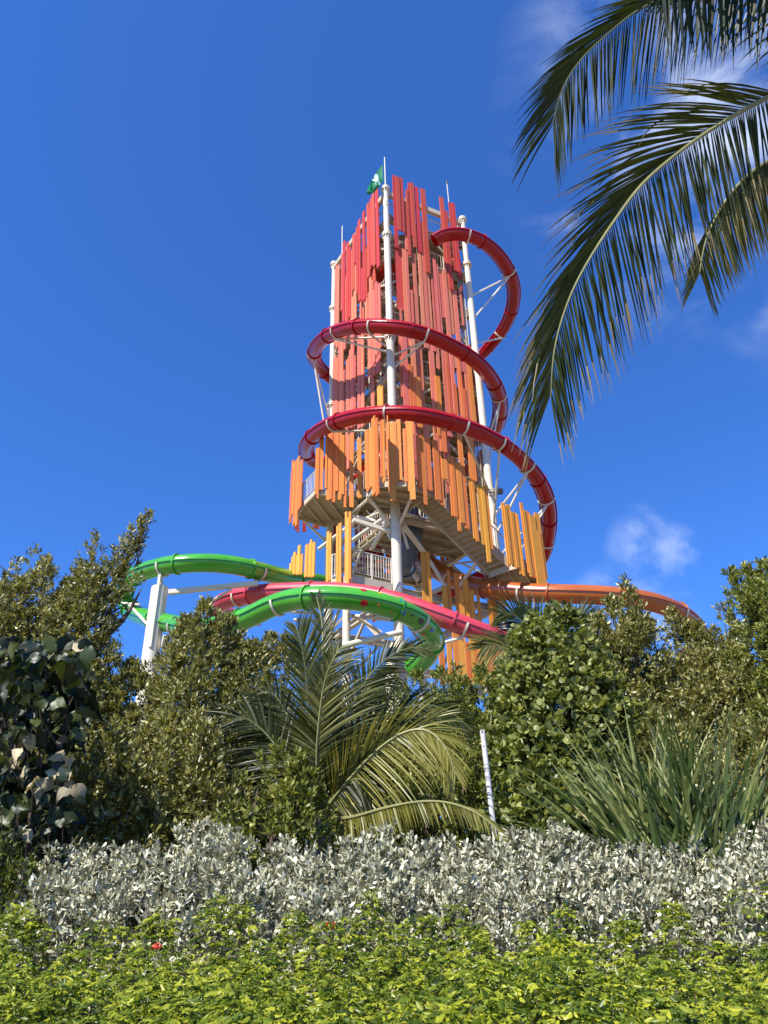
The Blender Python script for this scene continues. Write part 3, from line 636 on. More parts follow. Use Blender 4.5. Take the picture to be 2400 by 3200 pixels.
tube_slide('tube_slide', pA + pB + pC, .375, 'redtube', 'dark red enclosed slide spiralling down around the upper tower',
  saddles=[(*ck(1005, 515), []), (*ck(1097, 588), [cR(32.0), cR(30.2)]), (*ck(1080, 722), [cR(28.5), cR(26.2)]),
    (*q(ZT, 375, 1210), [P(*q(ZT, 700, 1330), 29.9), P(*q(ZT, 690, 1230), 29.9)]), (*q(ZT, 600, 1160), [P(*q(ZT, 690, 1300), 29.9)]), (*q(ZT, 940, 1205), [P(*q(ZT, 725, 1350), 29.9), P(*q(ZT, 730, 1430), 29.9)]),
    (*q(ZT, 1265, 1350), [cR(24.4)]), (*q(ZT, 1400, 1610), [cR(21.6), cR(20.2)]), (*q(ZT, 215, 1340), [cL(25.4), cL(23.0)]),
    (*ck(720, 914), [P(*q(ZB, 640, 190), 30.2)]), (*ck(838, 893), []), (*ck(1000, 921), [cR(19)]), (*ck(1080, 958), [cR(17.0)]), (*ck(1140, 1010), [cR(16.5), cR(17.6)]), (*ck(1180, 1078), [cR(15.4), cR(14)]), (*ck(1180, 1170), [])])
YP = 28
pP = [P(*ck(560, 1335), 34.5), P(*ck(520, 1335), 34), P(*ck(478, 1327), 32.8), P(*ck(466, 1312), 31.6), P(*ck(500, 1292), 30.4), P(*ck(560, 1282), 29.6), P(*ck(640, 1278), 28.9), P(*ck(730, 1278), 28.2), P(*ck(820, 1290), 27.6), P(*ck(905, 1315), 27.3), P(*ck(965, 1338), 27.2), P(*ck(1020, 1359), 27.3), P(*ck(1090, 1386), 27.6), P(*ck(1150, 1410), 28.4), P(*ck(1220, 1440), 30), P(*ck(1250, 1480), 32)]
tube_slide('tube_slide', pP, .385, 'pinktube', 'faded pink red enclosed slide passing behind the spotted green slide', saddles=[(*q(ZB, 1075, 1300), [P(*q(ZB, 920, 1420), 27.2)]), (*ck(520, 1290), [P(*ck(620, 1190 + 90), 31)])])
pG = [P(*q(ZA, 1420, 470), 34.0), P(*q(ZA, 1300, 448), 32.6), P(*q(ZA, 1120, 425), 30.6), P(*q(ZA, 960, 385), 29.2), P(*q(ZA, 800, 345), 28.4), P(*q(ZA, 630, 328), 27.9), P(*q(ZA, 450, 335), 27.8), P(*q(ZA, 310, 355), 28.3), P(*q(ZA, 200, 390), 29.0), P(*q(ZA, 110, 440), 30.2), P(*q(ZA, 75, 540), 31.6),
      P(*q(ZA, 110, 625), 31.6), P(*q(ZA, 210, 680), 30.2), P(*q(ZA, 360, 720), 28.4), P(*q(ZA, 540, 755), 26.8), P(*q(ZA, 740, 735), 25.8), P(*q(ZA, 930, 665), 25.0), P(*q(ZA, 1070, 590), 24.4), P(*q(ZA, 1230, 560), 24.0),
      P(*q(ZB, 130, 1160), 23.8), P(*q(ZB, 280, 1152), 23.6), P(*q(ZB, 430, 1165), 23.6), P(*q(ZB, 580, 1195), 23.8), P(*q(ZB, 710, 1240), 24.2), P(*q(ZB, 810, 1300), 25.0), P(*q(ZB, 868, 1375), 26.0), P(*q(ZB, 865, 1450), 27.2), P(*q(ZB, 820, 1520), 28.0), P(*q(ZB, 760, 1560), 28.4)]
grt, gcv, gfr, gnear = tube_slide('tube_slide', pG, .385, 'greentube', 'bright green enclosed slide with coloured spots looping out to the left pylon',
  saddles=[(*q(ZA, 325, 350), [P(*q(ZA, 322, 495), 28.3)]), (*q(ZA, 950, 400), []), (*q(ZA, 1060, 600), []), (*q(ZB, 780, 1290), []), (*q(ZA, 420, 740), [])])
def spot(px, py, r, mk, star=False):
    i = gnear(px, py); t, s, u = gfr[i]; c = gcv[i]; rad = .388
    d = (_f * FPX + _r * (px - 1200) + _u * (1600 - py)).normalized(); o = EYE - c
    o2 = o - t * o.dot(t); d2 = d - t * d.dot(t); A = d2.dot(d2); B = 2 * o2.dot(d2); C = o2.dot(o2) - rad * rad; D = B * B - 4 * A * C
    if D < 0: return
    h = EYE + d * ((-B - math.sqrt(D)) / (2 * A)) - c
    ax = h.dot(t); g0 = math.atan2(h.dot(u), h.dot(s)); m = MB(); vs = [None]; fs = []; nn = 20
    for ring in (.5, 1):
        for k in range(nn):
            a = 2 * math.pi * k / nn; rr = r * ring * (1 if not star else (.55 + .45 * (k % 4 == 0) + .2 * (k % 2 == 0)))
            x, y = math.cos(a) * rr, math.sin(a) * rr / rad; w_ = ax + x; j = i; 
            tt, ss, uu, cj = gfr[i][0], gfr[i][1], gfr[i][2], c
            # follow the bend: use the local frame at this distance along
            jj = min(max(i + int(round(w_ / .22)), 0), len(gcv) - 1); cj = gcv[jj]; tt, ss, uu = gfr[jj]; rem = w_ - (cj - c).dot(t)
            vs.append(cj + tt * rem + (ss * math.cos(g0 + y) + uu * math.sin(g0 + y)) * (rad + .006))
    vs[0] = c + t * ax + (s * math.cos(g0) + u * math.sin(g0)) * (rad + .006)
    for k in range(nn): fs.append((0, 1 + k, 1 + (k + 1) % nn)); fs.append((1 + k, 1 + nn + k, 1 + nn + (k + 1) % nn, 1 + (k + 1) % nn))
    m.add(vs, fs); m.build('spot', M[mk], grt)
for (Z, x, y, r, mk, st) in ((Z7, 1015, 1283, .115, 's_red', 0), (Z7, 1210, 1303, .07, 's_orange', 1), (Z7, 1510, 1402, .10, 's_blue', 0), (Z7, 1640, 1440, .04, 's_black', 0), (Z7, 1015, 1118, .10, 's_red', 0), (Z7, 1210, 1160, .07, 's_yellow', 1), (Z7, 1515, 1258, .10, 's_blue', 0), (Z7, 1360, 1380, .05, 's_orange', 1),
    (Z8, 298, 1092, .12, 's_black', 0), (Z8, 318, 1232, .09, 's_red', 0), (Z8, 437, 1200, .08, 's_blue', 0), (Z8, 383, 1360, .09, 's_red', 0), (Z8, 375, 1150, .06, 's_orange', 1), (ZA, 400, 685, .09, 's_black', 0), (Z8, 195, 1025, .035, 's_black', 0), (Z7, 1500, 1560, .06, 's_orange', 0)):
    spot(*q(Z, x, y), r, mk, st)
pO = [P(*q(Z8, 120, 130), 34.4), P(*q(Z8, 190, 270), 34.0), P(*q(Z8, 330, 430), 33.4), P(*q(Z8, 500, 545), 33.0), P(*q(Z8, 700, 640), 32.6), P(*q(Z8, 900, 700), 32.1), P(*q(Z8, 1150, 740), 31.3), P(*q(Z8, 1500, 768), 30.8), P(*q(ZC, 400, 286), 30.4), P(*q(ZC, 620, 292), 30.2), P(*q(ZC, 820, 305), 30.2), P(*q(ZC, 980, 330), 30.4), P(*q(ZC, 1110, 375), 31.0), P(*q(ZC, 1200, 430), 32.0), P(*q(ZC, 1250, 500), 33.0), P(*q(ZC, 1250, 580), 35), P(*q(ZC, 1200, 650), 37)]
tube_slide('tube_slide', pO, .42, 'orangetube', 'orange brown enclosed slide running out to the right above the trees',
  saddles=[(*q(Z8, 590, 590), []), (*q(ZC, 232, 280), [P(*q(ZC, 235, 360), 30.8)]), (*q(ZC, 1145, 385), [])])
pS = [P(*q(Z5, 1600, 1080), 31.6), P(*q(Z5, 1580, 1200), 31.5), P(*q(Z5, 1545, 1400), 31.6), P(*q(Z5, 1500, 1620), 31.8), P(*q(Z5, 1450, 1760), 32.2), P(*q(Z5, 1440, 1860), 33)]
sr, _, _, _ = tube_slide('drop_chute', pS, .50, 'greytube', 'slate blue steep drop chute with a yellow rim inside the tower behind front column', joint=3, seam=False)
m = MB(); m.tube([pS[0] - Vector((0, 0, .1)), pS[0] + Vector((0, 0, .2))], .56, 20); m.build('rim', M['yellow'], sr, True)

# left pylon with arms
pb = P(*q(ZA, 306, 520), 28.4)
pyl = root('slide_pylon', (pb.x, pb.y, 0), 'thick cream steel post holding up the green slide loop on the left', 'pylon')
ztop = P(*q(ZA, 322, 492), 28.4).z
m = MB(); m.tube([(pb.x, pb.y, 0), (pb.x, pb.y, ztop)], .33, 24); m.build('post', M['white'], pyl, True)
m = MB(); m.tube([(pb.x, pb.y, ztop), (pb.x, pb.y, ztop + .03)], .30, 24); m.build('cap', M['beige'], pyl, True)
m = MB(); m.beam((pb.x + .04, pb.y - .34, ztop - 2.6), (pb.x + .04, pb.y - .34, ztop + .55), .1, .10); m.build('stiffener', M['white'], pyl)
for t in ((365, 520, 28.3, 945, 462, 28.9, .09), (590, 610, 29.5, 770, 505, 28.7, .055), (335, 770, 28.3, 500, 665, 27.6, .07), (245, 745, 28.4, 100, 590, 31, .06), (330, 880, 28.4, 350, 800, 28.2, .09), (180, 600, 30, 60, 590, 31.2, .05)):
    strut(ZA, *t, name='arm', par=pyl, sq=(t[6] == .09))
# right pylon mostly hidden in the trees
pr = P(*q(ZC, 812, 600), 27.5)
pyr = root('slide_pylon', (pr.x, pr.y, 0), 'white steel post and slanting arm showing between treetops under the orange slide', 'pylon')
m = MB(); m.tube([(pr.x, pr.y, 0), (pr.x, pr.y, pr.z + .35)], .26, 20); m.build('post', M['white'], pyr, True)
strut(ZC, 850, 570, 27.5, 1010, 488, 29.0, .09, name='arm', par=pyr, sq=True)

# flag
fr_ = root('flag', (CF.x, CF.y, P(*q(Z1, 820, 0), 29.9).z), 'green flag with pale emblem drooping from pole on top of the front column', 'flag')
def fp(u, v):
    # u along the fly (0 at pole), v down the hoist; traced cloth hanging to the lower left
    hoist_t = Vector(q((1000, 480, 5.53), 1088, 180)); hoist_b = Vector(q((1000, 480, 5.53), 1088, 470))
    fly_t = Vector(q((1000, 480, 5.53), 812, 640)); fly_b = Vector(q((1000, 480, 5.53), 915, 690))
    a = hoist_t.lerp(hoist_b, v); b = fly_t.lerp(fly_b, v); mid_t = Vector(q((1000, 480, 5.53), 925, 400)); mid_b = Vector(q((1000, 480, 5.53), 1030, 560)); mm = mid_t.lerp(mid_b, v)
    p = a * ((1 - u) ** 2) + (mm * 2 - (a + b) / 2) * (2 * u * (1 - u)) + b * (u * u)
    Y = 29.86 + .22 * math.sin(u * 6.5 + v * 1.5) * min(1, u * 3) - .35 * u + .12 * math.sin(v * 6)* u
    return P(p[0], p[1], Y)
m = MB(); nu, nv = 22, 12; vs = [fp(i / nu, j / nv) for j in range(nv + 1) for i in range(nu + 1)]
m.add(vs, [(j * (nu + 1) + i, j * (nu + 1) + i + 1, (j + 1) * (nu + 1) + i + 1, (j + 1) * (nu + 1) + i) for j in range(nv) for i in range(nu)]); m.build('cloth', M['flag'], fr_, True)
def emb(poly):
    m = MB(); vs = [fp(u, v) + Vector((0, -.012, 0)) for u, v in poly]; c = sum(vs, Vector()) / len(vs)
    m.add([c] + vs, [(0, 1 + i, 1 + (i + 1) % len(vs)) for i in range(len(vs))]); m.build('emblem', M['emblem'], fr_)
emb([(.42 + .10 * math.cos(a), .30 + .28 * math.sin(a)) for a in [k * math.pi / 6 for k in range(12)]])
emb([(.56, .05), (.62, .1), (.52, .55), (.46, .5)]); emb([(.40, .62), (.60, .50), (.62, .62), (.43, .76)]); emb([(.36, .82), (.44, .78), (.5, .95), (.42, .98)])
m = MB(); c = P(*q((1000, 480, 5.53), 850, 662), 29.5)
vs = []; fs = []
for i in range(7):
    for k in range(12):
        th = math.pi * i / 6; a = 2 * math.pi * k / 12; rr = .155 * (1 + .12 * math.sin(3 * a + i)); vs.append(c + Vector((math.sin(th) * math.cos(a), math.sin(th) * math.sin(a) * .8, math.cos(th))) * rr)
for i in range(6):
    for k in range(12): fs.append((i * 12 + k, i * 12 + (k + 1) % 12, (i + 1) * 12 + (k + 1) % 12, (i + 1) * 12 + k))
m.add(vs, fs); m.build('rolled_corner', M['flag'], fr_, True)
print('boards', NB)
# ------------------------------------------------------------------ foliage
def unitv(v): return v / np.maximum(np.linalg.norm(v, axis=-1, keepdims=True), 1e-9)
def leaf_mesh(name, B, D, W, L, WD, tone, matl, parent, fold=.18, shape='point', curl=.0, kind=None):
    """B base points, D unit directions, W unit width directions, L lengths, WD widths"""
    Nn = np.cross(D, W); L = L[:, None]; WD = WD[:, None]; o0 = np.array(org(parent)) if parent else np.zeros(3)
    if shape == 'diamond':
        V = np.stack([B, B + D * L * .45 + W * WD / 2 + Nn * WD * fold, B + D * L, B + D * L * .45 - W * WD / 2 + Nn * WD * fold], 1); F = np.array([[0, 1, 2], [0, 2, 3]])
    elif shape == 'point':
        V = np.stack([B, B + D * L * .33 + W * WD / 2 + Nn * WD * fold, B + D * L * .72 + W * WD * .36 + Nn * WD * fold * .6 - Nn * L * curl * .5, B + D * L - Nn * L * curl,
                      B + D * L * .72 - W * WD * .36 + Nn * WD * fold * .6 - Nn * L * curl * .5, B + D * L * .33 - W * WD / 2 + Nn * WD * fold], 1); F = np.array([[0, 1, 2], [0, 2, 3], [0, 3, 4], [0, 4, 5]])
    elif shape == 'oval':
        pts = [(0, 0), (.22, .36), (.55, .5), (.85, .38), (1, 0), (.85, -.38), (.55, -.5), (.22, -.36)]
        V = np.stack([B + D * L * a + W * WD * b + Nn * WD * abs(b) * fold * 2 - Nn * L * curl * a * a for a, b in pts], 1); F = np.array([[0, 1, 2], [0, 2, 4], [2, 3, 4], [0, 4, 6], [4, 5, 6], [0, 6, 7]])
    n, k, _ = V.shape; V = V.reshape(-1, 3) - o0; FF = (np.arange(n)[:, None, None] * k + F[None]).reshape(-1, 3)
    me = bpy.data.meshes.new(name); me.vertices.add(len(V)); me.vertices.foreach_set('co', V.astype(np.float32).ravel())
    me.loops.add(FF.size); me.loops.foreach_set('vertex_index', FF.astype(np.int32).ravel()); me.polygons.add(len(FF))
    me.polygons.foreach_set('loop_start', np.arange(0, FF.size, 3, dtype=np.int32)); me.update(calc_edges=True)
    at = me.attributes.new('tone', 'FLOAT', 'FACE'); at.data.foreach_set('value', np.repeat(tone, len(F)).astype(np.float32))
    me.materials.append(matl); o = bpy.data.objects.new(name, me); o.parent = parent; COL.objects.link(o)
    if kind: o['kind'] = kind
    return o
def sprig_leaves(Pt, A, k, L, Wd, spread=(.5, 1.2), along=.12, jl=.42):
    """k leaves round each sprig axis"""
    n = len(Pt); A = unitv(A); ref = unitv(rng.normal(size=(n, 3))); X = unitv(np.cross(A, ref)); Yv = np.cross(A, X)
    idx = np.arange(k)[None, :]; ph = idx * 2.4 + rng.uniform(0, 6.3, (n, 1)); s = rng.uniform(*spread, (n, k)) * (1.15 - .5 * idx / max(k - 1, 1))
    rad = (X[:, None] * np.cos(ph)[..., None] + Yv[:, None] * np.sin(ph)[..., None])
    D = unitv(A[:, None] * np.cos(s)[..., None] + rad * np.sin(s)[..., None]); Bp = Pt[:, None] + A[:, None] * (along * idx / k)[..., None]
    Wv = unitv(np.cross(D, A[:, None] + rng.normal(size=(n, k, 3)) * .35)); Ln = L * (1 + rng.uniform(-jl, jl, (n, k)))
    Wn = Ln * Wd / L * rng.uniform(.85, 1.15, (n, k))
    return Bp.reshape(-1, 3), D.reshape(-1, 3), Wv.reshape(-1, 3), Ln.ravel(), Wn.ravel()
def cone_r(c, d, ph):
    return c['R'] * (1 - np.exp(-d / c['ds'])) * (1 + .16 * np.sin(ph * 2 + c['a']) + .12 * np.sin(ph * 3 + d * 2.4 + c['b']) + .10 * np.sin(ph * 5 - d * 4 + c['a'] * 2))
def ragged(cones, n=8):
    out = list(cones)
    for c in cones:
        for k in range(n if c['H'] > 2 else 0):
            a = rnd.uniform(-math.pi * 1.05, .05 * math.pi) if rnd.random() < .8 else rnd.uniform(0, 6.3); d = rnd.uniform(.35, 2.6); rr = c['R'] * (1 - math.exp(-d / c['ds'])) * rnd.uniform(.8, 1.3)
            out.append(dict(x=c['x'] + rr * math.cos(a), y=c['y'] + rr * math.sin(a), z=c['z'] - d + rnd.uniform(.15, .45), H=rnd.uniform(.8, 1.3), R=c['R'] * rnd.uniform(.28, .5), ds=.35, a=rnd.uniform(0, 6), b=rnd.uniform(0, 6), zmin=c['zmin'], child=1))
    return out
def sample_cones(cones, dens, front=.8, upaxis=.75, shell=(.55, 1.06), gaps=.45):
    Ps, As = [], []
    for c in cones:
        Hh = c['H']; area = 2 * math.pi * c['R'] * Hh * .8; n = int(area * dens)
        d = rng.uniform(0, 1, n) ** .9 * Hh; fz = rng.random(n) < front
        ph = np.where(fz, rng.uniform(-math.pi, 0, n), rng.uniform(0, math.pi, n)) + rng.normal(size=n) * .15
        fr = rng.uniform(*shell, n) ; r = cone_r(c, d, ph) * fr
        # a few sprigs stick out of the outline
        ou = rng.random(n) < .06; r = np.where(ou, r * rng.uniform(1.0, 1.25, n) + .04, r)
        p = np.stack([c['x'] + c.get('lx', 0) * (d / Hh) + r * np.cos(ph), c['y'] + r * np.sin(ph), c['z'] - d + .03], 1)
        a = np.stack([np.cos(ph), np.sin(ph), np.full(n, upaxis + .0)], 1) + rng.normal(size=(n, 3)) * .45
        a[:, 2] += np.where(d < .5, 1.2, 0); keep = p[:, 2] > c.get('zmin', .3); Ps.append(p[keep]); As.append(a[keep])
    Pt, A = np.concatenate(Ps), np.concatenate(As); inside = np.zeros(len(Pt), bool)
    for c in cones:
        d = c['z'] - Pt[:, 2]; dx, dy = Pt[:, 0] - c['x'] - c.get('lx', 0) * d / c['H'], Pt[:, 1] - c['y']; rr = np.hypot(dx, dy); ph = np.arctan2(dy, dx)
        inside |= (d > 0) & (d < c['H']) & (rr < cone_r(c, np.maximum(d, 0), ph) * .62)
    k = ~inside | (rng.random(len(Pt)) < .12)
    if gaps:
        g = np.zeros(len(Pt))
        for fq in (2.1, 3.7, 6.1): 
            for _ in range(3): w3 = rng.normal(size=3) * fq; g += np.sin(Pt @ w3 + rng.uniform(0, 6.3)) / 3
        k &= (g > -gaps) | (rng.random(len(Pt)) < .22)
    return Pt[k], A[k]
def mkcones(lst, Y, R_=.6, ds=.9, zmin=.4, dy=.5):
    out = []
    for t in lst:
        px, py = ck(t[0], t[1]); yy = Y + rnd.uniform(-dy, dy) + (t[4] if len(t) > 4 else 0); p = P(px, py, yy)
        out.append(dict(x=p.x, y=p.y, z=p.z, H=max(p.z - zmin, .5), R=(t[2] if len(t) > 2 and t[2] else R_) * rnd.uniform(.9, 1.1), ds=(t[3] if len(t) > 3 and t[3] else ds), a=rnd.uniform(0, 6), b=rnd.uniform(0, 6), zmin=zmin))
        if len(t) > 5: out[-1]['H'] = t[5]; out[-1]['lx'] = t[6]
    return out
def trunk_mb(cones, bx, by, r0=.09, split=.35):
    m = MB()
    for i, c in enumerate(cones):
        z0 = rnd.uniform(.3, .9); top = Vector((c['x'], c['y'], c['z'] - .25)); b = Vector((bx + rnd.uniform(-.15, .15), by + rnd.uniform(-.15, .15), 0))
        if 'lx' in c: b = Vector((c['x'] + c['lx'] * 1.1, c['y'] + .1, c['z'] - c['H'] * 1.2))
        mid = b.lerp(top, .45) + Vector((rnd.uniform(-.2, .2), rnd.uniform(-.2, .2), 0)); pts = smooth(crom([b, mid, top], .5), 1)
        m.tube(pts, [r0 * (1 - .88 * k / (len(pts) - 1)) for k in range(len(pts))], 6)
        for k in range(7):
            t = rnd.uniform(.35, .9); p = pts[int(t * (len(pts) - 1))]; a = rnd.uniform(0, 6.3); e = p + Vector((math.cos(a), math.sin(a), rnd.uniform(.3, .9))) * rnd.uniform(.3, .7) * min(1, c['R'] * 1.4)
            m.tube([p, e], [.022, .006], 4, cap=False)
    return m
def tree(name, label, cones, matl, L=.072, Wd=.030, dens=112, k=8, shape='diamond', cat='tree', group=None, crown='crown', r0=.08, spread=(.3, 1.35), front=.8, lightbias=0):
    bx = sum(c['x'] for c in cones) / len(cones); by = sum(c['y'] for c in cones) / len(cones) + .15
    rt = root(name, (bx, by, 0), label, cat, group); Pt, A = sample_cones(ragged(cones), dens, front)
    B, D, W, Ln, Wn = sprig_leaves(Pt, A, k, L, Wd, spread); tone = np.clip(rng.beta(1.3, 1.9, len(B)) + lightbias + np.repeat(rng.normal(size=len(Pt)) * .10, k), 0, 1)
    leaf_mesh(crown, B, D, W, Ln, Wn, tone, matl, rt, fold=.2, shape=shape, kind='stuff'); trunk_mb(cones, bx, by, r0).build('trunk', M['bark'], rt, True); return rt
GT = 'leafy trees screening the tower'
# tall trees (left to right)
tree('screen_tree', 'small pointed olive tree at far left with tops level with pylon', mkcones([(15, 1300, .55), (45, 1262, .5), (72, 1192, .42, .8), (102, 1215, .38, .8), (60, 1330, .6, .8, -.4), (10, 1380, .6)], 11.5), M['leaf_olive'], group=GT)
tree('screen_tree', 'tallest leaning olive tree with a long leafy shoot reaching the green slide', mkcones([(150, 1262, .5), (180, 1235, .42), (205, 1163, .36, .9), (240, 1232, .36, .8, 0, 1.6, -.3), (270, 1222, .30, .7, 0, 1.5, -.5), (298, 1178, .34, .7, 0, 1.7, -.75), (324, 1120, .27, .9, 0, 1.8, -.9), (310, 1240, .22, .5, 0, 1.0, -.7), (262, 1390, .16, .5, 0, .8, -.4), (200, 1340, .6, .8, -.3), (165, 1420, .8, 1, -.4)], 11.3), M['leaf_olive'], group=GT)
tree('screen_tree', 'broad olive tree below the left pylon with a low rounded top', mkcones([(170, 1520, .8), (235, 1500, .7), (285, 1440, .6), (330, 1432, .5), (365, 1412, .45), (290, 1560, .9, 1, -.5)], 10.8), M['leaf_olive'], group=GT)
tree('screen_tree', 'dense olive tree right of the left pylon with its peak under the pink slide', mkcones([(400, 1345, .5), (445, 1308, .42, .8), (475, 1350, .5), (510, 1385, .6), (430, 1450, .8, 1, -.4), (500, 1490, .8, 1, -.4)], 10.9), M['leaf_olive'], group=GT)
tree('screen_tree', 'bushy olive tree directly left of the centre palm', mkcones([(545, 1400, .55), (585, 1382, .5), (622, 1385, .5), (575, 1480, .8, 1, -.4)], 11.3), M['leaf_olive'], group=GT)
tree('screen_tree', 'short green tree behind the centre palm in front of tower foot', mkcones([(800, 1490, .7), (850, 1470, .6), (900, 1462, .55), (950, 1455, .5)], 13.2, zmin=.6), M['leaf_bright'], group=GT)
tree('screen_tree', 'low green tree below the orange boards at the tower foot', mkcones([(985, 1448, .5), (1040, 1452, .6), (1085, 1440, .5), (1010, 1540, .9, 1, -.5), (1080, 1560, .9, 1, -.5)], 12.6), M['leaf_bright'], group=GT)
tree('screen_tree', 'slender tree with a thin leafy spire in front of the orange slide', mkcones([(1290, 1340, .5), (1322, 1302, .36, .7), (1350, 1262, .20, .7), (1372, 1330, .4), (1330, 1420, .8, 1, -.3)], 11.2), M['leaf_olive'], group=GT)
tree('screen_tree', 'olive tree under the end of orange slide right of the white post arm', mkcones([(1405, 1350, .4), (1450, 1328, .36, .8), (1475, 1352, .45), (1505, 1358, .42, .8), (1440, 1420, .8, 1, -.4)], 11.6), M['leaf_olive'], group=GT)
tree('screen_tree', 'full olive tree left of the tall right edge tree', mkcones([(1530, 1362, .4), (1558, 1318, .36), (1520, 1420, .7), (1575, 1400, .7, 1, -.4), (1490, 1480, .8, 1, -.5)], 11.4), M['leaf_olive'], group=GT)
tree('screen_tree', 'tall green tree at the right edge of photo with open upright shoots', mkcones([(1590, 1250, .34, .8), (1615, 1232, .34, .8), (1650, 1224, .42), (1690, 1230, .6), (1630, 1330, .7, .9, -.3), (1670, 1420, .9, 1, -.4)], 10.9), M['leaf_bright'], group=GT)
# lower storey
GS = 'lower bushes behind the silver hedge'
tree('screen_shrub', 'olive shrub between big leaved plant and silver hedge', mkcones([(185, 1600, .7), (250, 1580, .7), (320, 1590, .7), (380, 1560, .7), (270, 1680, .8, .8, -.4)], 9.0), M['leaf_olive'], cat='shrub', group=GS, dens=75)
tree('screen_shrub', 'dark low shrub filling the lower left corner beside the silver hedge end', mkcones([(-30, 1800, .35, .5), (15, 1850, .3, .4), (55, 1870, .25, .4), (0, 1900, .3, .4)], 6.3, dy=.1, zmin=.8), M['leaf_bright'], cat='shrub', group=GS, dens=75, L=.05, Wd=.022, lightbias=-.3)
tree('screen_shrub', 'wide olive shrub left of the centre palm base', mkcones([(430, 1560, .7), (500, 1580, .7), (560, 1560, .6), (470, 1670, .7, .8, -.4), (600, 1600, .5)], 9.0), M['leaf_olive'], cat='shrub', group=GS, dens=75)
tree('screen_shrub', 'small sunlit green shrub against the centre palm base', mkcones([(560, 1650, .4), (605, 1625, .35), (648, 1640, .4), (590, 1720, .5)], 7.9, dy=.25), M['leaf_bright'], cat='shrub', group=GS, dens=85, L=.062)
tree('screen_shrub', 'shady green shrub behind the arching yellow frond', mkcones([(760, 1600, .7), (850, 1640, .7), (930, 1600, .7), (1000, 1640, .7)], 10.6), M['leaf_bright'], cat='shrub', group=GS)
tree('screen_shrub', 'olive shrub behind the spiky sword leaved plant', mkcones([(1240, 1560, .7), (1330, 1530, .7), (1420, 1560, .7), (1500, 1580, .7), (1580, 1560, .7), (1650, 1580, .7)], 9.4), M['leaf_olive'], cat='shrub', group=GS)
tree('sea_grape', 'rounded leaved sea grape bush right of the weathered white pipe', mkcones([(1115, 1372, .42, .8), (1150, 1335, .42, .8), (1190, 1320, .42), (1235, 1335, .42), (1110, 1480, .6), (1180, 1440, .7, 1, -.3), (1240, 1450, .7), (1265, 1370, .5), (1285, 1430, .6), (1100, 1600, .55, .8), (1160, 1570, .7, .9, -.4), (1240, 1600, .6)], 9.8), M['leaf_grape'], cat='bush', L=.072, Wd=.066, dens=80, k=5, shape='oval', spread=(.6, 1.5))
tree('sea_grape', 'low shaded sea grape clump at the foot of the white pipe', mkcones([(1090, 1700, .45), (1150, 1680, .5), (1210, 1710, .45)], 8.2, dy=.2, zmin=.5), M['leaf_grape'], cat='bush', L=.085, Wd=.08, dens=60, k=5, shape='oval', spread=(.6, 1.4))
# dense thicket behind everything
th = [dict(x=x, y=15.5 + rnd.uniform(-.8, .8), z=5.3 + rnd.uniform(-.4, .5), H=5.0, R=1.1, ds=.9, a=rnd.uniform(0, 6), b=rnd.uniform(0, 6), zmin=.1) for x in np.arange(-12, 12.5, 1.3)]
Pt, A = sample_cones(th, 60, .85, gaps=0); B, D, W, Ln, Wn = sprig_leaves(Pt, A, 7, .10, .045, (.4, 1.2), .15)
tag(leaf_mesh('undergrowth', B, D, W, Ln, Wn, np.clip(rng.beta(1.4, 3, len(B)), 0, 1), M['leaf_olive'], None, shape='diamond'), kind='stuff')

# silver hedge
def leaf_parts(parent, n, B, D, W, L, Wd, matl, sel):
    me = bpy.data.meshes.new('leaf'); pts = [(0, 0, 0), (.18, .3, .1), (.5, .5, .16), (.82, .34, .08), (1, 0, -.06), (.82, -.34, .08), (.5, -.5, .16), (.18, -.3, .1), (.5, 0, 0)]
    me.from_pydata(pts, [], [(0, 1, 8), (1, 2, 8), (2, 3, 8), (3, 4, 8), (4, 5, 8), (5, 6, 8), (6, 7, 8), (7, 0, 8)]); me.materials.append(matl)
    at = me.attributes.new('tone', 'FLOAT', 'FACE'); at.data.foreach_set('value', [.7] * 8)
    o0 = org(parent)
    for i in sel[:n]:
        o = bpy.data.objects.new('leaf', me); d, w_ = Vector(D[i]), Vector(W[i]); w_ = (w_ - d * w_.dot(d)).normalized(); z = d.cross(w_)
        s = Matrix(((d.x * L[i], w_.x * Wd[i], z.x * L[i] * .5, B[i][0] - o0.x), (d.y * L[i], w_.y * Wd[i], z.y * L[i] * .5, B[i][1] - o0.y), (d.z * L[i], w_.z * Wd[i], z.z * L[i] * .5, B[i][2] - o0.z), (0, 0, 0, 1)))
        o.parent = parent; o.matrix_local = s; COL.objects.link(o)
hedge = root('silver_hedge', (0, 6.5, 0), 'long hedge of silvery grey leaves between dark trees and lime green bed', 'hedge')
top = [(110, 1850), (160, 1842), (200, 1852), (260, 1850), (310, 1838), (345, 1835), (390, 1808), (430, 1793), (465, 1800), (505, 1806), (545, 1836), (590, 1852), (620, 1835), (665, 1852), (710, 1850), (745, 1838), (790, 1835), (828, 1800), (845, 1830), (885, 1828), (930, 1838), (970, 1836), (1020, 1842), (1065, 1835), (1110, 1818), (1150, 1822), (1190, 1800), (1215, 1812), (1250, 1828), (1300, 1840), (1350, 1845), (1400, 1850), (1450, 1846), (1500, 1840), (1550, 1830), (1600, 1815), (1650, 1795), (1700, 1800)]
cones = []
for x, y in top:
    cones += mkcones([(x, y, .17 if y < 1812 else .27, .35)], 6.7, zmin=.9, dy=.14)
    cones += mkcones([(x + rnd.uniform(-20, 20), y + rnd.uniform(28, 50), .26, .3)], 6.35, zmin=.9, dy=.14)
    cones += mkcones([(x + rnd.uniform(-20, 20), y + rnd.uniform(75, 115), .26, .3)], 6.05, zmin=.8, dy=.14)
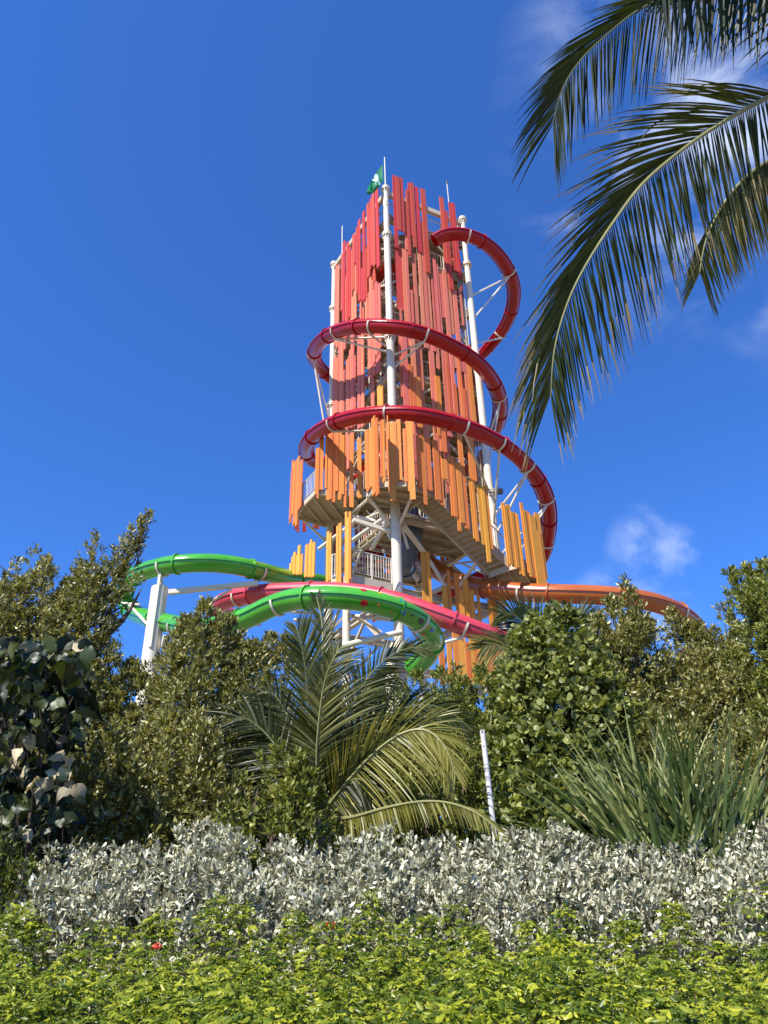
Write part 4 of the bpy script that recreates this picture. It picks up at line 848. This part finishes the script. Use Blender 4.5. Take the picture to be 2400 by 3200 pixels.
Pt, A = sample_cones(ragged(cones, 3), 215, .85, upaxis=.35, shell=(.2, 1.15), gaps=.6); B, D, W, Ln, Wn = sprig_leaves(Pt, A, 7, .041, .0185, (.2, 1.6), .09, .45)
tone = np.clip(rng.beta(1.3, 1.2, len(B)) + np.repeat(rng.normal(size=len(Pt)) * .08, 7), 0, 1)
leaf_mesh('foliage', B, D, W, Ln, Wn, tone, M['leaf_silver'], hedge, shape='oval', fold=.10, curl=.10, kind='stuff')
sel = [i for i in rng.permutation(len(B))[:4000] if B[i][1] < 6.15][:250]
leaf_parts(hedge, 250, B + D * .02, D, W, Ln * 1.05, Wn * 1.05, M['leaf_silver'], sel)
m = MB()
for k in range(150):
    x = rnd.uniform(-4.2, 4.2); y = rnd.uniform(5.95, 6.7); p = Vector((x, y, 0)); top_ = p + Vector((rnd.uniform(-.3, .3), rnd.uniform(-.15, .1), rnd.uniform(1.5, 1.95)))
    m.tube([p, p.lerp(top_, .5) + Vector((rnd.uniform(-.08, .08), 0, 0)), top_], [.014, .010, .004], 5)
m.build('stem', M['palmbark'], hedge, kind='stuff')

# lime bed in front
bed = root('lime_shrub_bed', (0, 3.9, 0), 'bright lime green shrub bed filling the bottom of the photo', 'shrub bed')
cones = []
def lime_top(x, Y): return 1.33 + (Y - 2.8) * .115 + .05 * math.sin(x * 2.3 + 1) + .045 * math.sin(x * 4.1 + Y * 3) + .03 * math.sin(x * 9 + Y * 7)
for Y in np.arange(2.6, 5.3, .24):
    hw = Y * .56 + .5
    for x in np.arange(-hw, hw, .26):
        xx = x + rnd.uniform(-.1, .1); yy = Y + rnd.uniform(-.1, .1)
        cones.append(dict(x=xx, y=yy, z=lime_top(xx, yy) + rnd.uniform(-.16, .07), H=.5, R=rnd.uniform(.10, .20), ds=.12, a=rnd.uniform(0, 6), b=rnd.uniform(0, 6), zmin=.7))
cones += mkcones([(50, 1965, .2, .2), (20, 1985, .2, .2), (80, 1995, .15, .2), (345, 1985, .2, .2), (470, 1945, .15, .15), (520, 1965, .2, .2), (640, 1980, .15, .2), (800, 1930, .07, .15), (812, 1965, .14, .15), (930, 1985, .1, .2), (985, 1965, .1, .15), (1220, 1975, .12, .15), (1450, 1960, .15, .2), (1590, 1930, .2, .2), (1650, 1915, .25, .2), (1350, 1990, .15, .2)], 5.25, zmin=1.2, dy=.08)
Pt, A = sample_cones(cones, 640, .78, upaxis=.35, shell=(.25, 1.2), gaps=.7)
# pinnate sprigs: leaflets to both sides of a drooping leaf stalk
n = len(Pt); A = unitv(A); k = 5
h = unitv(np.stack([A[:, 0], A[:, 1], A[:, 2] * .4 - .12], 1)); sd = unitv(np.cross(h, np.array([0, 0, 1.0])) + rng.normal(size=(n, 3)) * .15)
Bs, Ds, Ws, Ls, Wds = [], [], [], [], []
for j in range(k):
    s_ = [1, -1, 1, -1, 0][j]; al = [.25, .25, .65, .65, 1.0][j]; st = .046
    b = Pt + h * (st * al) - np.array([0, 0, 1.0]) * (.02 * al * al); d = unitv(h * (.75 if s_ else 1.2) + sd * s_ * .9 + np.array([0, 0, -.85]) + rng.normal(size=(n, 3)) * .28)
    l = rng.uniform(.018, .038, n) * (1.25 if s_ == 0 else 1); Bs.append(b); Ds.append(d); Ws.append(unitv(np.cross(d, np.array([0, -.5, 1.0]) + rng.normal(size=(n, 3)) * .45))); Ls.append(l); Wds.append(l * .44)
B, D, W, Ln, Wn = map(np.concatenate, (Bs, Ds, Ws, Ls, Wds)); base_t = rng.beta(1.4, 1.7, n) + (A[:, 2] * .12); tone = np.clip(np.tile(base_t, k) + rng.normal(size=n * k) * .07, 0, 1)
leaf_mesh('foliage', B, D, W, Ln, Wn, tone, M['leaf_lime'], bed, shape='point', fold=.16, curl=.14, kind='stuff')
sel = [i for i in rng.permutation(len(B))[:6000] if B[i][1] < 3.6 and B[i][2] > 1.25][:200]
leaf_parts(bed, 200, B + np.array([0, 0, .01]), D, W, Ln * 1.05, Wn * 1.05, M['leaf_lime'], sel)
m = MB()
for k_ in range(160):
    Y = rnd.uniform(2.7, 5.3); x = rnd.uniform(-1, 1) * (Y * .56 + .3); p = Vector((x, Y, 0)); e = p + Vector((rnd.uniform(-.1, .1), rnd.uniform(-.1, .1), lime_top(x, Y) - .16)); m.tube([p, e], [.010, .003], 4, cap=False)
m.build('stem', M['bark'], bed, kind='stuff')
for (x, y, Y, s, lab) in ((338, 2050, 4.2, .022, 'small upright red blossom poking above the lime bed on the left'), (715, 2008, 5.0, .036, 'orange red blossom at the far edge of the lime bed near centre')):
    p = P(*ck(x, y), Y); m = MB()
    for k_ in range(11):
        a = rnd.uniform(0, 6.3); e = Vector((math.cos(a) * .8, math.sin(a) * .8, rnd.uniform(.2, 1.3))).normalized() * s * rnd.uniform(.8, 1.4); m.tube([p, p + e * .6, p + e], [.002, .004, .0065], 5)
    f = root('red_blossom', p, lab, 'flower'); m.build('petals', M['flower'], f, True); m = MB(); m.tube([p - Vector((0, 0, .12)), p], .002, 4); m.build('stalk', M['bark'], f)

# ------------------------------------------------------------------ large leaved plant at left
big = root('large_leaved_plant', (P(*ck(60, 1600), 7.2).x, 7.3, 0), 'shaded plant with big drooping broad leaves at the left edge', 'plant')
pool_big = MB(); pool_tone = []
def big_leaf(p, d, nrm, s, tone, dry=False, pool=False):
    d = Vector(d).normalized(); nrm = Vector(nrm); sdv = d.cross(nrm).normalized(); nn = sdv.cross(d).normalized(); prof = [(0, 0.0), (-.10, .20), (-.02, .38), (.2, .48), (.45, .42), (.68, .27), (.88, .10), (1.06, 0)]
    vs = []; fs = []; cup = rnd.uniform(.05, .55) * rnd.choice((1, 1, -.5)); dr = rnd.uniform(.1, .6); wv = rnd.uniform(0, 6); fold_ = rnd.uniform(-.2, 1.6)
    for i, (a, wdt) in enumerate(prof):
        for j in (-1, -.5, 0, .5, 1):
            z = -cup * abs(j) ** 1.5 * wdt * 1.6 - dr * max(a, 0) ** 2 + .09 * math.sin(a * 9 + j * 5 + wv) * abs(j) + .16 * abs(j) * fold_  - .03 * (1 - abs(j)) 
            vs.append(p + d * (a * s if abs(j) < .9 or i else -.08 * s) + sdv * (j * wdt * s) + nn * (z * s))
    for i in range(len(prof) - 1):
        for j in range(4): fs.append((i * 5 + j, i * 5 + j + 1, (i + 1) * 5 + j + 1, (i + 1) * 5 + j))
    if pool: pool_big.add(vs, fs); pool_tone.extend([tone] * len(fs)); return
    m = MB(); m.add(vs, fs); o = m.build('leaf', M['leaf_dry'] if dry else M['leaf_big'], big, True)
    at = o.data.attributes.new('tone', 'FLOAT', 'FACE'); at.data.foreach_set('value', [tone] * len(o.data.polygons)); return o
specs = []
for k_ in range(290):
    r_ = rnd.random()
    if r_ < .36: x, y = rnd.uniform(-30, 200), rnd.uniform(1380, 1530); s = rnd.uniform(.12, .19)
    elif r_ < .72: x, y = rnd.uniform(-30, 175), rnd.uniform(1530, 1760); s = rnd.uniform(.08, .14)
    else: x, y = rnd.uniform(-30, 130), rnd.uniform(1730, 1960); s = rnd.uniform(.06, .11)
    if x > 120 and y < 1400 and rnd.random() < .3: continue
    specs.append((x, y, s))
specs += [(178, 1385, .22), (95, 1400, .17), (150, 1420, .16), (30, 1430, .18), (210, 1735, .13), (40, 1390, .2), (150, 1385, .18)]
m = MB()
for (x, y, s) in specs:
    Y = rnd.uniform(6.5, 7.4); p = P(*ck(x, y), Y)
    dry = (30 < x < 170 and 1590 < y < 1720 and rnd.random() < .75) or rnd.random() < .02
    d = Vector((rnd.uniform(-.9, .9), rnd.uniform(-.6, .3), rnd.uniform(-1.3, -.1))); big_leaf(p, d, (rnd.uniform(-.8, .8), rnd.uniform(-1.3, -.1), rnd.uniform(.1, 1)), s, rnd.random() ** 1.4, dry)
    b = Vector((p.x + rnd.uniform(-.15, .15), p.y + .15, p.z - rnd.uniform(.1, .25)))
    if rnd.random() < .35: m.tube([b, p], [.006, .003], 5)
for k_ in range(520):
    x, y = rnd.uniform(-40, 185), rnd.uniform(1395, 1970)
    if y > 1600: x = rnd.uniform(-40, 150)
    p = P(*ck(x, y), rnd.uniform(7.2, 8.0)); big_leaf(p, (rnd.uniform(-.9, .9), rnd.uniform(-.6, .3), rnd.uniform(-1.3, -.1)), (rnd.uniform(-.8, .8), rnd.uniform(-1.3, -.1), rnd.uniform(.1, 1)), rnd.uniform(.08, .17), rnd.random() ** 1.6 * .7, pool=True)
for k_ in range(9):
    t = P(*ck(rnd.uniform(-20, 170), rnd.uniform(1400, 1560)), 7.3); b = Vector((t.x * .95 - .2, 7.4, 0)); m.tube(smooth(crom([b, b.lerp(t, .5) + Vector((rnd.uniform(-.15, .15), 0, 0)), t], .4), 1), .018, 6)
m.build('stem', M['bark'], big, True)
o = pool_big.build('foliage', M['leaf_big'], big, kind='stuff'); at = o.data.attributes.new('tone', 'FLOAT', 'FACE'); at.data.foreach_set('value', pool_tone)

# ------------------------------------------------------------------ palms
def strip(base, d, nrm, L, wd, droop, segs=5, twist=0, taper=.35):
    """drooping leaflet: returns verts/faces"""
    p = Vector(base); d = Vector(d).normalized(); vs = []; fs = []
    for i in range(segs + 1):
        t = i / segs; sd = d.cross(nrm)
        sd = sd.normalized() if sd.length > .05 else Vector((1, 0, 0)); wv = wd * (taper + (1 - taper) * min(1, t * 4)) * (1 - t ** 2.2) + .002
        vs += [p + sd * wv / 2, p - sd * wv / 2]
        p = p + d * (L / segs); d = (d + Vector((0, 0, -1)) * (droop * (.4 + t * 1.2) / segs)).normalized()
    for i in range(segs): fs.append((i * 2, i * 2 + 1, i * 2 + 3, i * 2 + 2))
    return vs, fs
def frond(parent, pts, sideA, sideB, LA, LB, n=70, wd=.035, droopA=.6, droopB=.6, matl='leaf_palm', rr=(.028, .006), single=False, dry_lit_tip=0, start=.04, tipdir=None, rach='rachis', prof=None, dry_from=1.1, tone0=.3, jit=.07):
    """sideA(t, tangent) gives leaflet direction on one side"""
    cv = smooth(crom(pts, .08), 3); m = MB(); Ls = [0]
    for a, b in zip(cv[:-1], cv[1:]): Ls.append(Ls[-1] + (b - a).length)
    m.tube(cv, [rr[0] + (rr[1] - rr[0]) * l / Ls[-1] for l in Ls], 6); fr = m.build('frond', M[rach], parent, True)
    pool = MB(); ptone = []
    for k in range(n):
        t = start + (1 - start) * (k + .5) / n; l = t * Ls[-1]; i = next(j for j in range(1, len(Ls)) if Ls[j] >= l or j == len(Ls) - 1)
        f = (l - Ls[i - 1]) / max(Ls[i] - Ls[i - 1], 1e-6); p = cv[i - 1].lerp(cv[i], min(f, 1)); tg = (cv[min(i + 1, len(cv) - 1)] - cv[max(i - 2, 0)]).normalized()
        pr = (prof(t) if prof else (math.sin(math.pi * min(1, .22 + t * .72)) ** .7))
        for sg, sdf, Lq, dq in ((1, sideA, LA, droopA), (-1, sideB, LB, droopB)):
            if rnd.random() < .02: continue
            d, nm = sdf(t, tg); d = d + Vector((rnd.uniform(-jit, jit), rnd.uniform(-jit, jit), rnd.uniform(-jit, jit)))
            vs, fs = strip(p, d, nm, Lq * pr * rnd.uniform(.88, 1.08), wd * rnd.uniform(.8, 1.1), dq * rnd.uniform(.75, 1.3) * (3.0 if rnd.random() < .09 else 1), 6)
            tn = min(1, max(0, tone0 + rnd.uniform(-.22, .25))); dry = t > dry_from and rnd.random() < .6
            if single:
                mm = MB(); mm.add(vs, fs); o = mm.build('leaflet', M['leaf_palm_dry' if dry else matl], fr)
                if not dry:
                    o.data.materials.append(M['leaf_palm_dry']); 
                    if dry_lit_tip and rnd.random() < dry_lit_tip:
                        for pi in (4, 5) if rnd.random() < .5 else (5,): o.data.polygons[pi].material_index = 1  # pale ends: dried tips, with sunlit tip highlights painted into the same colour
                at = o.data.attributes.new('tone', 'FLOAT', 'FACE'); at.data.foreach_set('value', [tn] * len(fs))
            else: pool.add(vs, fs); ptone += [tn] * len(fs)
    if not single:
        o = pool.build('leaflet', M[matl], fr, kind='stuff'); at = o.data.attributes.new('tone', 'FLOAT', 'FACE'); at.data.foreach_set('value', ptone)
    return fr
# --- overhead coconut palm, right
pc = Vector((5.3, 5.0, 9.9))
opalm = root('coconut_palm', (5.6, 4.4, 0), 'tall coconut palm whose fronds hang into the top right corner', 'palm tree')
m = MB(); m.tube(smooth(crom([(5.6, 4.4, 0), (5.5, 4.6, 3), (5.3, 4.9, 6.5), pc - Vector((0, 0, .2))], .5), 2), .16, 14); m.build('trunk', M['palmbark'], opalm, True)
m = MB(); m.tube([pc - Vector((0, 0, .7)), pc - Vector((0, 0, .2)), pc + Vector((0, 0, .25))], [.17, .3, .12], 12); m.build('crown_shaft', M['rachis_dark'], opalm, True)
def dz(px, py, zc):
    d = _f + _r * ((px - 1200) / FPX) + _u * ((1600 - py) / FPX); return EYE + d * zc
def imgdir(x, y, away=0): return (_r * x - _u * y + _f * away).normalized()
def lerp3(a, b, t): return a + (b - a) * t
f1 = [(1364, 460, 8.0), (1130, 590, 7.7), (930, 730, 7.4), (760, 880, 7.15), (640, 1040, 7.0), (540, 1190, 6.9), (440, 1370, 6.8), (372, 1560, 6.75), (345, 1700, 6.7), (336, 1880, 6.7)]
pts = [pc + Vector((-.1, 0, .1)), dz(*q(ZD, 1560, 370), 8.3)] + [dz(*q(ZD, x, y), z) for x, y, z in f1]
def fA(t, tg):   # hanging side
    s = min(1, max(0, (t - .25) / .75)); return imgdir(.10 + .10 * s, 1, -.12), imgdir(.75, .1, .65)
def fB(t, tg):
    s = min(1, max(0, (t - .28) / .72)); x, y = (lerp3(-.95, -.78, s * 2), lerp3(-.30, .72, s * 2)) if s < .5 else (lerp3(-.78, -.36, s * 2 - 1), lerp3(.72, 1, s * 2 - 1)); return imgdir(x, y, .15), imgdir(.3, -.5, .8)
def prf1(t): return min(1, .55 + t * 1.2) * (1 if t < .7 else 1 - .45 * ((t - .7) / .3) ** 1.3)
frond(opalm, pts, fA, fB, 1.22, 1.32, n=146, wd=.0225, droopA=.18, droopB=.75, single=True, rr=(.032, .005), dry_lit_tip=.9, start=.2, prof=prf1, tone0=.28, jit=.075)
f2 = [(1500, -160, 8.2), (1200, -110, 7.9), (980, -50, 7.7), (820, 10, 7.5), (700, 80, 7.4), (600, 165, 7.3), (500, 255, 7.2), (430, 345, 7.15), (380, 440, 7.1), (345, 590, 7.1)]
pts = [pc + Vector((-.1, .1, .2))] + [dz(*q(ZD, x, y), z) for x, y, z in f2]
def f2B(t, tg):
    s = min(1, max(0, (t - .35) / .65)); return imgdir(lerp3(-1, -.72, s), lerp3(.02, 1.0, s ** 1.6), .15), imgdir(.3, -.5, .8)
def f2A(t, tg):
    s = min(1, max(0, (t - .3) / .7)); return imgdir(lerp3(-.30, .05, s), 1, -.1), imgdir(.75, .1, .65)
def prf2(t): return min(1, .6 + t) * (1 if t < .6 else 1 - .32 * ((t - .6) / .4) ** 1.2)
frond(opalm, pts, f2A, f2B, 1.05, 1.0, n=128, wd=.021, droopA=.25, droopB=.5, single=False, rr=(.026, .004), rach='rachis_dark', start=.2, prof=prf2, tone0=.18)
f3 = [(1500, 700, 9.0), (1330, 780, 8.8), (1200, 900, 8.6), (1120, 1020, 8.5), (1070, 1130, 8.45), (1040, 1290, 8.4)]
pts = [pc + Vector((0, .15, 0)), dz(*q(ZD, 1640, 560), 9.1)] + [dz(*q(ZD, x, y), z) for x, y, z in f3]
def f3A(t, tg):
    s = min(1, max(0, (t - .3) / .7)); return imgdir(lerp3(.1, .30, s), 1, -.05), imgdir(.75, .1, .65)
def f3B(t, tg):
    s = min(1, max(0, (t - .3) / .7)); return imgdir(lerp3(-.8, -.45, s), 1, .1), imgdir(.3, -.5, .8)
frond(opalm, pts, f3A, f3B, .88, .72, n=84, wd=.026, droopA=.1, droopB=.3, single=False, rr=(.034, .006), start=.15, prof=prf2, tone0=.4, matl='leaf_palm')
frond(opalm, [p + Vector((.12, .1, .02)) for p in pts[:-1]], f3A, f3B, 1.0, .5, n=44, wd=.03, droopA=.1, droopB=.3, rr=(.02, .006), start=.3, prof=prf2, tone0=.5, matl='leaf_palm_dry', rach='rachis_dark')
f4 = [(1700, -260, 8.0), (1500, -200, 7.4), (1280, -180, 7.0), (1050, -150, 6.6), (850, -120, 6.3)]
pts = [pc + Vector((0, 0, .2))] + [dz(*q(ZD, x, y), z) for x, y, z in f4]
frond(opalm, pts, f2A, f2B, 1.05, .6, n=60, wd=.038, droopA=.15, droopB=.3, rr=(.03, .008), start=.2, prof=prf2, tone0=.1)
for k_ in range(7):     # the rest of the crown, outside the frame
    a = R(-150 + 42 * k_); e = pc + Vector((math.cos(a) * 2.6, math.sin(a) * 2.6, -.3)); 
    if k_ in (6,): continue
    if e.x < 4 and e.y > 4: continue
    mid = pc + Vector((math.cos(a) * 1.4, math.sin(a) * 1.4, .9)); sv = Vector((-math.sin(a), math.cos(a), 0))
    frond(opalm, [pc, mid, e, e + Vector((math.cos(a) * .6, math.sin(a) * .6, -1.0))], lambda t, tg: ((sv + tg * .5 - Vector((0, 0, .3))).normalized(), Vector((0, 0, 1))), lambda t, tg: ((-sv + tg * .5 - Vector((0, 0, .3))).normalized(), Vector((0, 0, 1))), .9, .9, n=40, wd=.04, rr=(.03, .006))

# --- centre palm
pY = 8.6; cb = P(*q(ZE, 500, 1120), pY)
cpalm = root('young_palm', (cb.x, cb.y, 0), 'young coconut palm in the centre with an upright fan of fronds and yellow arch', 'palm tree')
m = MB(); m.tube([(cb.x, cb.y, 0), (cb.x, cb.y, cb.z * .6), (cb.x, cb.y, cb.z + .1)], [.16, .14, .10], 12); m.build('trunk', M['palmbark'], cpalm, True)
def palm_frond(par, pix, LA, LB, fwd=.8, gravA=.3, gravB=.3, n=70, wd=.022, matl='leaf_palm', tone0=.35, droop=.5, rach='rachis_dark', nrm=None, prof=None, rr=(.022, .004), single=False, Z=ZE, plane=None):
    pts = [P(*q(Z, x, y), Y) for x, y, Y in pix]; ax = plane or Vector((0, -1, .25)).normalized()
    def mk(sg, grav):
        def f(t, tg):
            s = tg.cross(ax).normalized() * sg; return (s + tg * (fwd + t * .9) + Vector((0, 0, -grav))).normalized(), (ax + Vector((rnd.uniform(-1.5, 1.5), 0, rnd.uniform(-1.3, 1.3)))).normalized()
        return f
    return frond(par, pts, mk(1, gravA), mk(-1, gravB), LA, LB, n=n, wd=wd, droopA=droop, droopB=droop, matl=matl, rr=rr, tone0=tone0, rach=rach, start=.12, prof=prof, single=single)
b0 = (505, 1080, pY)
palm_frond(cpalm, [b0, (500, 800, 8.5), (505, 520, 8.45), (512, 250, 8.4), (508, 60, 8.4), (480, -60, 8.4)], .42, .42, n=104, wd=.018, tone0=.40, droop=.15, gravA=.0, gravB=.0, fwd=.9, rach='rachis', rr=(.026, .006), single=True)
palm_frond(cpalm, [b0, (470, 820, 8.4), (440, 560, 8.2), (425, 330, 8.1), (400, 180, 8.0), (370, 90, 8.0)], .70, .50, n=80, wd=.024, tone0=.5, droop=.3, fwd=1.1)
palm_frond(cpalm, [b0, (480, 780, 8.3), (500, 520, 8.1), (520, 380, 8.0), (560, 270, 7.9), (610, 200, 7.9)], .75, .35, n=80, wd=.024, tone0=.75, droop=.4, fwd=.8, rach='rachis')
palm_frond(cpalm, [b0, (560, 800, 8.6), (650, 540, 8.7), (760, 340, 8.8), (880, 235, 8.8), (990, 200, 8.8), (1060, 215, 8.8)], .52, .50, n=90, wd=.024, tone0=.45, droop=.4, gravA=.1, gravB=.1)
palm_frond(cpalm, [b0, (600, 820, 8.8), (760, 620, 8.9), (930, 520, 9.0), (1080, 500, 9.0), (1210, 560, 9.0), (1290, 640, 9.0)], .6, .6, n=90, wd=.022, tone0=.15, droop=.5, gravA=.3, gravB=.3)
palm_frond(cpalm, [b0, (600, 950, 8.3), (740, 790, 8.0), (880, 670, 7.8), (1000, 622, 7.7), (1090, 650, 7.65), (1160, 740, 7.6), (1200, 860, 7.6)], .78, .66, n=110, wd=.017, matl='leaf_palm_yellow', tone0=.55, droop=.55, gravA=.9, gravB=.75, rach='rachis', rr=(.026, .006), single=True)
palm_frond(cpalm, [b0, (640, 1090, 8.0), (820, 1040, 7.6), (960, 1010, 7.3), (1100, 998, 7.1), (1230, 1025, 7.0), (1360, 1090, 6.9), (1470, 1205, 6.85)], .30, .42, n=120, wd=.015, matl='leaf_palm_yellow', tone0=.30, droop=.4, gravA=1.2, gravB=1.0, rach='rachis', rr=(.022, .005))
palm_frond(cpalm, [b0, (380, 900, 8.7), (260, 700, 8.8), (150, 590, 8.8), (70, 560, 8.8), (10, 620, 8.8)], .7, .7, n=80, wd=.022, tone0=.12, droop=.5, gravA=.4, gravB=.4)
palm_frond(cpalm, [b0, (420, 860, 8.9), (350, 620, 9.0), (290, 480, 9.0), (230, 430, 9.0), (170, 450, 9.0)], .65, .65, n=70, wd=.022, tone0=.25, droop=.5, gravA=.3, gravB=.3)
palm_frond(cpalm, [b0, (440, 980, 8.3), (380, 900, 8.1), (330, 880, 8.0), (290, 930, 7.9)], .45, .5, n=40, wd=.020, matl='leaf_palm_yellow', tone0=.6, droop=.7, gravA=.7, gravB=.6)
palm_frond(cpalm, [b0, (560, 980, 8.4), (640, 900, 8.2), (700, 880, 8.1), (760, 930, 8.0), (800, 1010, 8.0)], .6, .6, n=60, wd=.020, tone0=.1, droop=.7, gravA=.7, gravB=.6)
palm_frond(cpalm, [b0, (620, 700, 9.0), (700, 480, 9.2), (790, 380, 9.3), (860, 350, 9.3)], .7, .7, n=60, wd=.02, tone0=.1, droop=.5, gravA=.3, gravB=.3)
# dark old frond at the left behind the trees
# --- right background palm
rpY = 15.5; rb = P(*q(ZC, 330, 640), rpY)
rpalm = root('coconut_palm', (rb.x, rb.y, 0), 'windblown palm beside the tower foot with fronds sweeping left in front of column', 'palm tree')
m = MB(); m.tube([(rb.x + .3, rb.y, 0), (rb.x, rb.y, rb.z)], [.17, .12], 12); m.build('trunk', M['palmbark'], rpalm, True)
b1 = (330, 650, rpY)
for pix, A1, B1, g1, t1 in (([b1, (230, 610, 15.3), (140, 590, 15.1), (60, 580, 15), (10, 600, 15)], .9, 1.0, .5, .75), ([b1, (300, 520, 15.4), (240, 440, 15.3), (180, 400, 15.2), (120, 400, 15.2)], .9, .9, .3, .25), ([b1, (380, 500, 15.6), (360, 440, 15.6), (300, 380, 15.7), (230, 360, 15.7)], .8, .8, .2, .2),
        ([b1, (480, 520, 15.6), (560, 430, 15.7), (620, 400, 15.7), (680, 420, 15.8)], .9, .9, .2, .35), ([b1, (250, 700, 15.2), (190, 740, 15.1), (160, 820, 15), (150, 900, 15)], .8, .8, .6, .3), ([b1, (700, 560, 15.2), (850, 540, 15), (950, 560, 15)], .9, .9, .3, .2)):
    palm_frond(rpalm, pix, A1, B1, gravA=g1, gravB=g1, n=60, wd=.035, tone0=t1, droop=.5, Z=ZC)
# --- spiky plant
sb = P(*ck(1462, 1835), 7.0)
spk = root('sword_leaved_plant', (sb.x, sb.y, 0), 'large clump of long sword shaped leaves fanning up behind the hedge at right', 'plant')
extra = MB(); etone = []
for k_ in range(520):
    a = rnd.gauss(.05, .62); a = max(-1.35, min(1.35, a)); dep = rnd.uniform(-.55, .75)
    base = Vector((sb.x + .35 * math.sin(a) + rnd.uniform(-.35, .4), sb.y + rnd.uniform(-.35, .3), sb.z - .15 + rnd.uniform(-.25, .25)))
    d = Vector((math.sin(a), -dep * .6 * abs(math.cos(a)) , math.cos(a) + .05)).normalized(); L = rnd.uniform(.58, 1.12) * (1.08 if abs(a) < .5 else 1)
    if a > .55: L *= .9
    vs, fs = strip(base, d, Vector((rnd.uniform(-.6, .6), -1, rnd.uniform(-.2, .5))).normalized(), L, rnd.uniform(.016, .034), rnd.uniform(.10, .65) * (1 if rnd.random() > .12 else 2.2), 7, taper=.7)
    tn = rnd.random() ** 1.1
    if k_ >= 290: extra.add(vs, fs); etone += [tn] * len(fs); continue
    m = MB(); m.add(vs, fs); dry = rnd.random() < .02; o = m.build('blade', M['leaf_dry' if dry else 'leaf_blade'], spk)
    at = o.data.attributes.new('tone', 'FLOAT', 'FACE'); at.data.foreach_set('value', [tn] * len(fs))
o = extra.build('blade', M['leaf_blade'], spk, kind='stuff'); at = o.data.attributes.new('tone', 'FLOAT', 'FACE'); at.data.foreach_set('value', etone)
m = MB(); m.tube([(sb.x, sb.y, 0), (sb.x, sb.y, sb.z)], [.22, .3], 10); m.build('stem_base', M['palmbark'], spk, True)
# --- weathered post
pa, pb_ = P(*ck(1042, 1578), 8.0), P(*ck(1064, 1765), 7.9)
dd = (pb_ - pa); e = pa + dd * (pa.z / -dd.z); m = MB(); m.tube([e, pb_, pa], .027, 12)
pst = root('pipe_post', e, 'thin weathered white pipe standing in dark gap between the palms', 'post'); m.build('pipe', M['post'], pst, True)
m = MB()
for t in (.012, .03, .2): c = pa.lerp(pb_, t) + Vector((-.008, -.027, 0)); m.tube([c, c + Vector((0, -.004, 0))], .007, 8)
m.build('bolt_hole', M['black'], pst)
